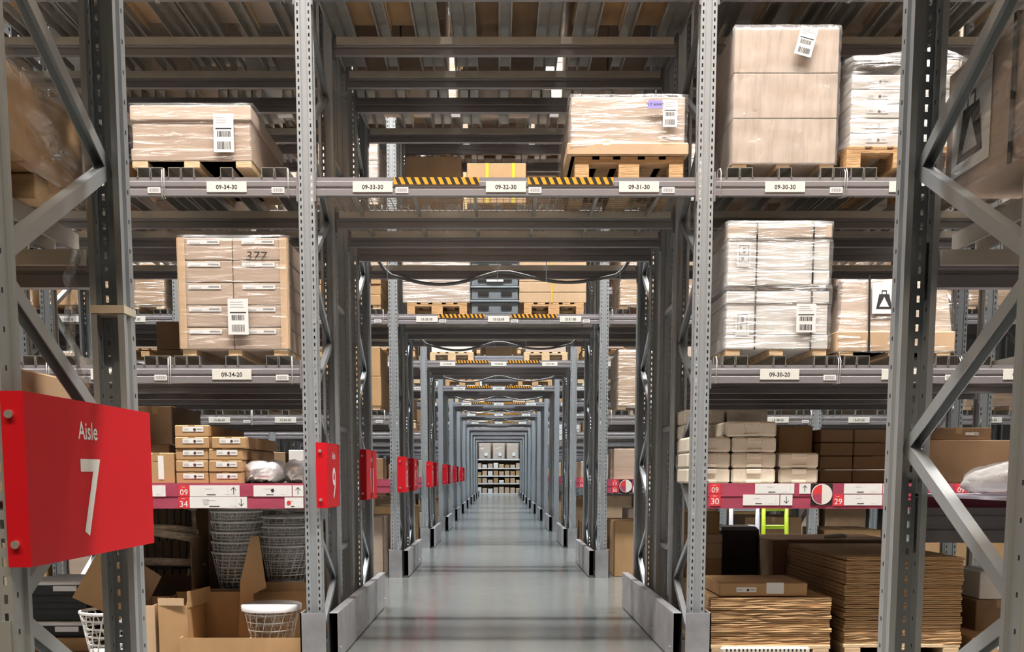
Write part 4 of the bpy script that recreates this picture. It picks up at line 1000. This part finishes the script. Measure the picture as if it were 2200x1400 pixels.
# grey and lime chairs seen under the shelf, in the aisle behind the 09 rack
def slat_chair(px0, px1, ptop, pbot, Y, m, label):
    x0, x1, z0, z1 = rect(px0, ptop, px1, pbot, Y); w = x1 - x0
    t = thing('chair', label, 'chair', ((x0+x1)/2, Y, 0), 'chairs beyond the 09 rack'); z1 = at(1600, 1070, Y)[1]
    for s in (-1, 1):
        b = MB(); b.tube([(s*w/2, .45, 0), (s*w/2, .40, .45), (s*w/2*.96, .46, z1)], .026, 8); b.build('rear_leg', m, t)
        b = MB(); b.tube([(s*w/2, 0, 0), (s*w/2, .04, .45)], .016, 8); b.build('front_leg', m, t)
    b = MB(); b.cbox(-w/2, w/2, 0, .44, .44, .475, .012); b.build('seat', m, t)
    for zz in (at(1600, 1140, Y)[1], at(1600, 1100, Y)[1]):
        b = MB(); b.cbox(-w/2, w/2, .43, .455, zz, zz + .05, .008); b.build('back_rail', m, t)
slat_chair(1588, 1648, 1080, 1150, 12.0, 'chair_grey', 'pale grey ladder-back chair seen under the 09-30 shelf')
slat_chair(1660, 1712, 1080, 1150, 12.3, 'lime', 'lime green chair seen under the 09-30 shelf')
b = MB(); x, z = at(1798, 1156, 9.3); zt_ = at(1800, 1160, 9.2)[1]; b.tube([(x - .10, 9.35, zt_ + .022), (x - .05, 9.34, zt_ + .028), (x + .05, 9.34, zt_ + .034), (x + .10, 9.35, zt_ + .03)], [.016, .022, .022, .014], 10); tag(b.build('foam_roll', 'foam'), 'small white padded roll lying on the brown carton block', 'roll')
carton('kraft carton with paper slip on the floor at the bottom right', at(2095, 1380, 7.6)[0], at(2210, 1380, 7.6)[0], 7.60, .6, 0, at(2150, 1372, 7.6)[1], 'kraft', lab=STRIP, labx=.02)
carton('pale green-white box on the dark carton at the far right', at(2108, 1250, 8.0)[0], at(2190, 1250, 8.0)[0], 8.02, .5, at(2150, 1288, 8.0)[1], at(2150, 1228, 8.0)[1], 'carton_white')
carton('dark carton under the pale box at the far right', at(2100, 1250, 8.0)[0], at(2200, 1250, 8.0)[0], 8.0, .6, 0, at(2150, 1288, 8.0)[1] - .002, 'kraft_dark')

# ---------------------------------------------------------------- 13 rack tunnel loads
Y2 = RY[2] + .02
X0, X1, Zb, Zt = rect(865, 560, 1010, 645, Y2)
wood_pallet('orange wooden pallet under wrapped carton at location 13-33-30', *[(rect(875, 645, 1003, 667, Y2)[0] + rect(875, 645, 1003, 667, Y2)[1]) / 2], Y2, LEV[30] + .002, .78, 1.0)
stack('wrapped_carton_stack', 'shiny wrapped tan carton on pallet at location 13-33-30', 'box stack', X0, X1, Y2, 1.0, LEV[30] + .148, Zt, 1, 2, 'tan', 'film_white', seed=61)
t = thing('crate_stack', 'dark grey plastic crate tower at location 13-32-30', 'crate', (-.05, Y2, LEV[30] + .002), None)
for j in range(5):
    b = MB(); b.cbox(-.30, .30, 0, .5, 0, .15, .01); b.cbox(-.315, .315, -.015, .515, .15, .175, .006)
    for q in (-1, 1): b.box(q*.15 - .07, q*.15 + .07, -.008, .001, .06, .10, 1)
    b.build('crate', ['crate_grey', 'black'], t, (0, 0, j * .178))
b = MB(); b.box(-.11, .11, -.003, 0, 0, .05); b.build('paper_label', 'paper', t, (0, -.01, .41))
X0, X1, Zb, Zt = rect(1115, 560, 1260, 643, Y2)
wood_pallet('orange wooden pallet under kraft cartons at location 13-31-30', (rect(1125, 640, 1255, 667, Y2)[0] + rect(1125, 640, 1255, 667, Y2)[1]) / 2, Y2, LEV[30] + .002, .78, 1.0)
t = stack('strapped_carton_stack', 'kraft cartons with yellow strap on pallet at location 13-31-30', 'box stack', X0, X1, Y2, 1.0, LEV[30] + .148, Zt, 1, 4, 'kraft_pale', None, .0, seed=62)
b = MB(); b.box(-.02, .0, -.004, -.001, 0, Zt - LEV[30] - .148); b.build('strap', 'strap_yellow', t)
X0, X1, Zb, Zt = rect(1003, 350, 1130, 450, Y2)
t = stack('strapped_carton_stack', 'kraft carton with two yellow straps high on the 13 rack, location 13-32-40', 'box stack', X0, X1, Y2, .9, LEV[40] + BART, Zt, 1, 2, 'kraft', None, .02, seed=63)
for x in (-.12, .22):
    b = MB(); b.box(x - .02, x + .02, -.004, -.001, .02, Zt - LEV[40] - BART); b.build('strap', 'strap_yellow', t)

# ---------------------------------------------------------------- generated loads of the other locations
COLN = {'kraft': 'kraft brown', 'kraft_dull': 'dull brown', 'tan': 'tan', 'carton_white': 'white', 'kraft_dark': 'dark brown', 'kraft_pale': 'pale kraft', 'crate_grey': 'grey'}
def gen(i, bay, lev, row, p, rng, simple=False, hmax=1.0, hmin=.35):
    offs = ROFF[i]
    y0 = RY[i] + (0 if row == 0 else offs[-2]) + .03
    D = 0.95 if row == 0 else .85
    for num, sx in slots(i, bay):
        if rng.random() > p: continue
        m = rng.choice(['kraft', 'kraft_dull', 'tan', 'kraft_dark', 'kraft_pale', 'kraft', 'carton_white', 'kraft_dull'])
        w = rng.uniform(.68, .82); h = rng.uniform(hmin, hmax); z = LEV[lev] + BART if not (bay == 0 and lev == 30) else LEV[lev] + .002
        if bay == 0: h = min(h, .5) if lev == 30 else h
        where = f"{LW[lev]} shelf, {RW[i]} rack, {slot_words(bay, num)}" + ('' if row == 0 else ', rear row')
        if simple:
            pal = rng.random() < .6
            if pal: wood_pallet(f"wooden pallet, {where}", sx, y0, z, .8, D, rng.choice(['wood', 'wood_pale']), far=True); z += .146
            q = rng.randint(1, 3); stack('carton_stack', f"{COLN[m]} cartons, {where}", 'box stack', sx - w/2, sx + w/2, y0, D, z, z + h, 1, q, m, None, 0, 'loads on the far racks', .01, seed=num + lev + i)
        else:
            cols, rows = rng.choice(((1, 1), (1, 2), (2, 3), (2, 2), (1, 3)))
            stack('carton_stack', f"{COLN[m]} cartons, {where}", 'box stack', sx - w/2, sx + w/2, y0, D, z, z + h, cols, rows, m, rng.choice(('film', 'film_white', None)) if i < 3 else None, .05, 'loads on the racks', .006, seed=num + lev + i)
rng = random.Random(11)
def light_blockers(i, bay, lev, row, p, rng):  # cartons added on the high shelves to block lamp light
    offs = ROFF[i]; y0 = RY[i] + (0 if row == 0 else offs[-2]) + .03
    D = (1.62 if i == 1 else .95) if row == 0 else .86
    for num, sx in slots(i, bay):
        if rng.random() > p: continue
        m = rng.choice(['kraft', 'kraft_dull', 'kraft_dark', 'kraft_pale', 'kraft_dark']); h = rng.uniform(.6, 1.0) if i else 1.0; w = rng.uniform(.76, .85); z = LEV[lev] + BART
        t = thing('carton_load', f"{COLN[m]} added light-blocking carton, {LW[lev]} shelf, {RW[i]} rack, {slot_words(bay, num)}" + ('' if row == 0 else ', rear row'), 'box', (sx, y0, z), 'light-blocking cartons added on the high shelves')
        for k in (-1, 0, 1): put(carton_mesh(.10, D - .04, .048, 'wood_pale', .003), 'runner', t, (k * .32, .01, 0))
        put(carton_mesh(round(w, 1), D, round(h, 1), m), 'carton', t, (0, 0, .05))
for bay in (-1, 0, 1):
    for lev in (30, 40, 50): light_blockers(0, bay, lev, 0, 1, rng)
for bay in (-1, 0, 1):
    for row in (0, 1): light_blockers(1, bay, 50, row, 1, rng)
for bay in (-2, -1, 0, 1, 2):
    light_blockers(2, bay, 60, 0, 1, rng); light_blockers(2, bay, 60, 1, 1, rng); light_blockers(2, bay, 50, 1, 1, rng)
    for i in (3, 4):
        light_blockers(i, bay, 60, 0, 1, rng); light_blockers(i, bay, 60, 1, 1, rng); light_blockers(i, bay, 50, 1, .9, rng); light_blockers(i, bay, 40, 1, .8, rng)
light_blockers(2, 0, 40, 1, .9, rng)
for i in range(5, 8):
    for bay in (-1, 0, 1): light_blockers(i, bay, 60, 0, 1, rng); light_blockers(i, bay, 60, 1, 1, rng); light_blockers(i, bay, 50, 1, 1, rng); light_blockers(i, bay, 40, 1, 1, rng)
for i in range(8, 12):
    for bay in (-1, 0, 1): light_blockers(i, bay, 40, 0, 1, rng); light_blockers(i, bay, 40, 1, 1, rng)
for num, sx in slots(1, 0):  # upper loads here and below made tall to keep lamp light out
    m = {33: 'kraft', 32: 'kraft_dark', 31: 'kraft'}[num]
    stack('carton_stack', f"{COLN[m]} cartons seen from below, upper shelf, first rack, {slot_words(0, num)}", 'box stack', sx - .41, sx + .41, RY[1] + .02, 1.0 if num != 32 else 1.6, LEV[40] + BART, LEV[40] + BART + 1.08, 1 if num == 32 else 1, 2, m, None, .05, 'loads on the racks', .004, seed=num)
for bay, lev in ((-1, 40), (1, 40)): gen(1, bay, lev, 0, 1, rng, hmax=1.1, hmin=1.0)
for bay in (-1, 0, 1): gen(1, bay, 40, 1, .85, rng, hmax=1.1, hmin=.9)
gen(1, -1, 30, 1, .8, rng, hmax=.75); gen(1, 1, 30, 1, .7, rng, hmax=.75); gen(1, -1, 20, 1, .35, rng, hmax=.6); gen(1, 1, 20, 1, .5, rng, hmax=.7)
for bay in (-2, -1, 1, 2):
    for lev in (20, 30, 40, 50):
        gen(2, bay, lev, 0, .85, rng, hmax=.85 if lev < 40 else 1.05, hmin=.35 if lev < 40 else .8)  # upper loads kept tall so less lamp light gets through
        if lev < 50: gen(2, bay, lev, 1, .5 if lev < 40 else .9, rng, hmax=.7 if lev < 40 else 1.05)
gen(2, 0, 50, 0, .8, rng, hmax=.8)
for i in range(3, 12):
    for bay in ((-2, -1, 0, 1, 2) if i < 5 else (-1, 0, 1)):
        for lev in (20, 30, 40, 50):
            if i > 5 and (lev > 30 or (bay != 0 and i > 6)): continue
            if bay == 0 and lev == 30:
                for n, s in ((33, -.86), (31, .86)):
                    wood_pallet(f"wooden pallet, {RW[i]} rack, {slot_words(0, n)}, middle shelf", s, RY[i] + .02, LEV[30] + .002, .80, .95, 'wood_pale' if i % 2 else 'wood', far=i > 4)
                    h = rng.uniform(.12, .5); stack('carton_stack', f"pale cartons on pallet, {RW[i]} rack, {slot_words(0, n)}, middle shelf", 'box stack', s - .37, s + .37, RY[i] + .03, .9, LEV[30] + .148, LEV[30] + .148 + h, 1, 1, rng.choice(['carton_white', 'tan']), None, 0, 'loads on the far racks', seed=i)
                continue
            if bay == 0 and lev == 20: continue
            gen(i, bay, lev, 0, .7, rng, simple=True, hmax=.8)
# goods on and under the other picking shelves
for i in range(2, 7):
    for bay in ((-2, -1, 1, 2) if i < 4 else (-1, 1)):
        for num, sx in slots(i, bay):
            for part in range(2):
                m = rng.choice(['kraft', 'kraft_dark', 'carton_white', 'kraft_pale', 'kraft_dull']); x = sx - .22 + part*.43; h = rng.uniform(.15, .42)
                carton(f"{COLN[m]} box on picking shelf, {RW[i]} rack, {slot_words(bay, num)}, {'left' if part == 0 else 'right'} half", x - .19, x + .19, RY[i] + .05, .7, LEV[10] + .002, LEV[10] + h, m, group='boxes on the far picking shelves', tape=False)
            m = rng.choice(['kraft', 'kraft_dark', 'kraft_pale', 'kraft', 'kraft_dull']); h = rng.uniform(.45, .95)
            carton(f"{COLN[m]} carton on the floor, {RW[i]} rack, {slot_words(bay, num)}", sx - .38, sx + .38, RY[i] + .08, 1.0, .0, h, m, group='floor cartons of the far racks', tape=True)
# ---------------------------------------------------------------- shelf closing the view at the end
t = thing('end_shelf', 'far display shelf closing the end of the tunnel', 'shelf', (0, FARY, 0))
for z in (.02, .70, 1.20, 1.70, 2.28): b = MB(); b.box(-3.2, 3.2, 0, .9, z, z + .08); b.build('shelf_board', 'paper', t)
for x in (-3.2, -1.45, 1.45, 3.2): b = MB(); b.box(x - .06, x + .06, -.02, .9, 0, 3.8); b.build('upright', 'post', t)
b = MB(); b.box(-3.2, 3.2, .9, .94, 0, 3.8); b.build('back_panel', 'kraft_dark', t)
for n, x in enumerate((-.92, 0, .92)):
    t = stack('wrapped_carton_stack', f"wrapped pale carton block at the far end, {('left', 'middle', 'right')[n]} of three", 'box stack', x - .38, x + .38, FARY + .01, .8, 2.36, 3.55, 1, 3, 'tan', 'film_white', 0, 'carton blocks at the far end', seed=70 + n)
    b = MB(); b.box(-.1, .1, -.004, 0, 0, .22); b.build('pink_note', 'purple' if n == 9 else 'paper', t, (.08, -.02, .2))
for L_, z in enumerate((.10, .78, 1.28, 1.78)):
    for k in range(8):
        m = rng.choice(['kraft_pale', 'carton_white', 'kraft', 'tan']); x = -1.3 + k*.37; h = rng.uniform(.16, .36) if L_ else rng.uniform(.3, .52)
        carton(f"{COLN[m]} box on the far end shelf, {ORD[L_]} board up, {ORD[k]} from the left", x - .15, x + .15, FARY + .02, .6, z + .002, z + h, m, group='boxes on the far end shelf', tape=False)
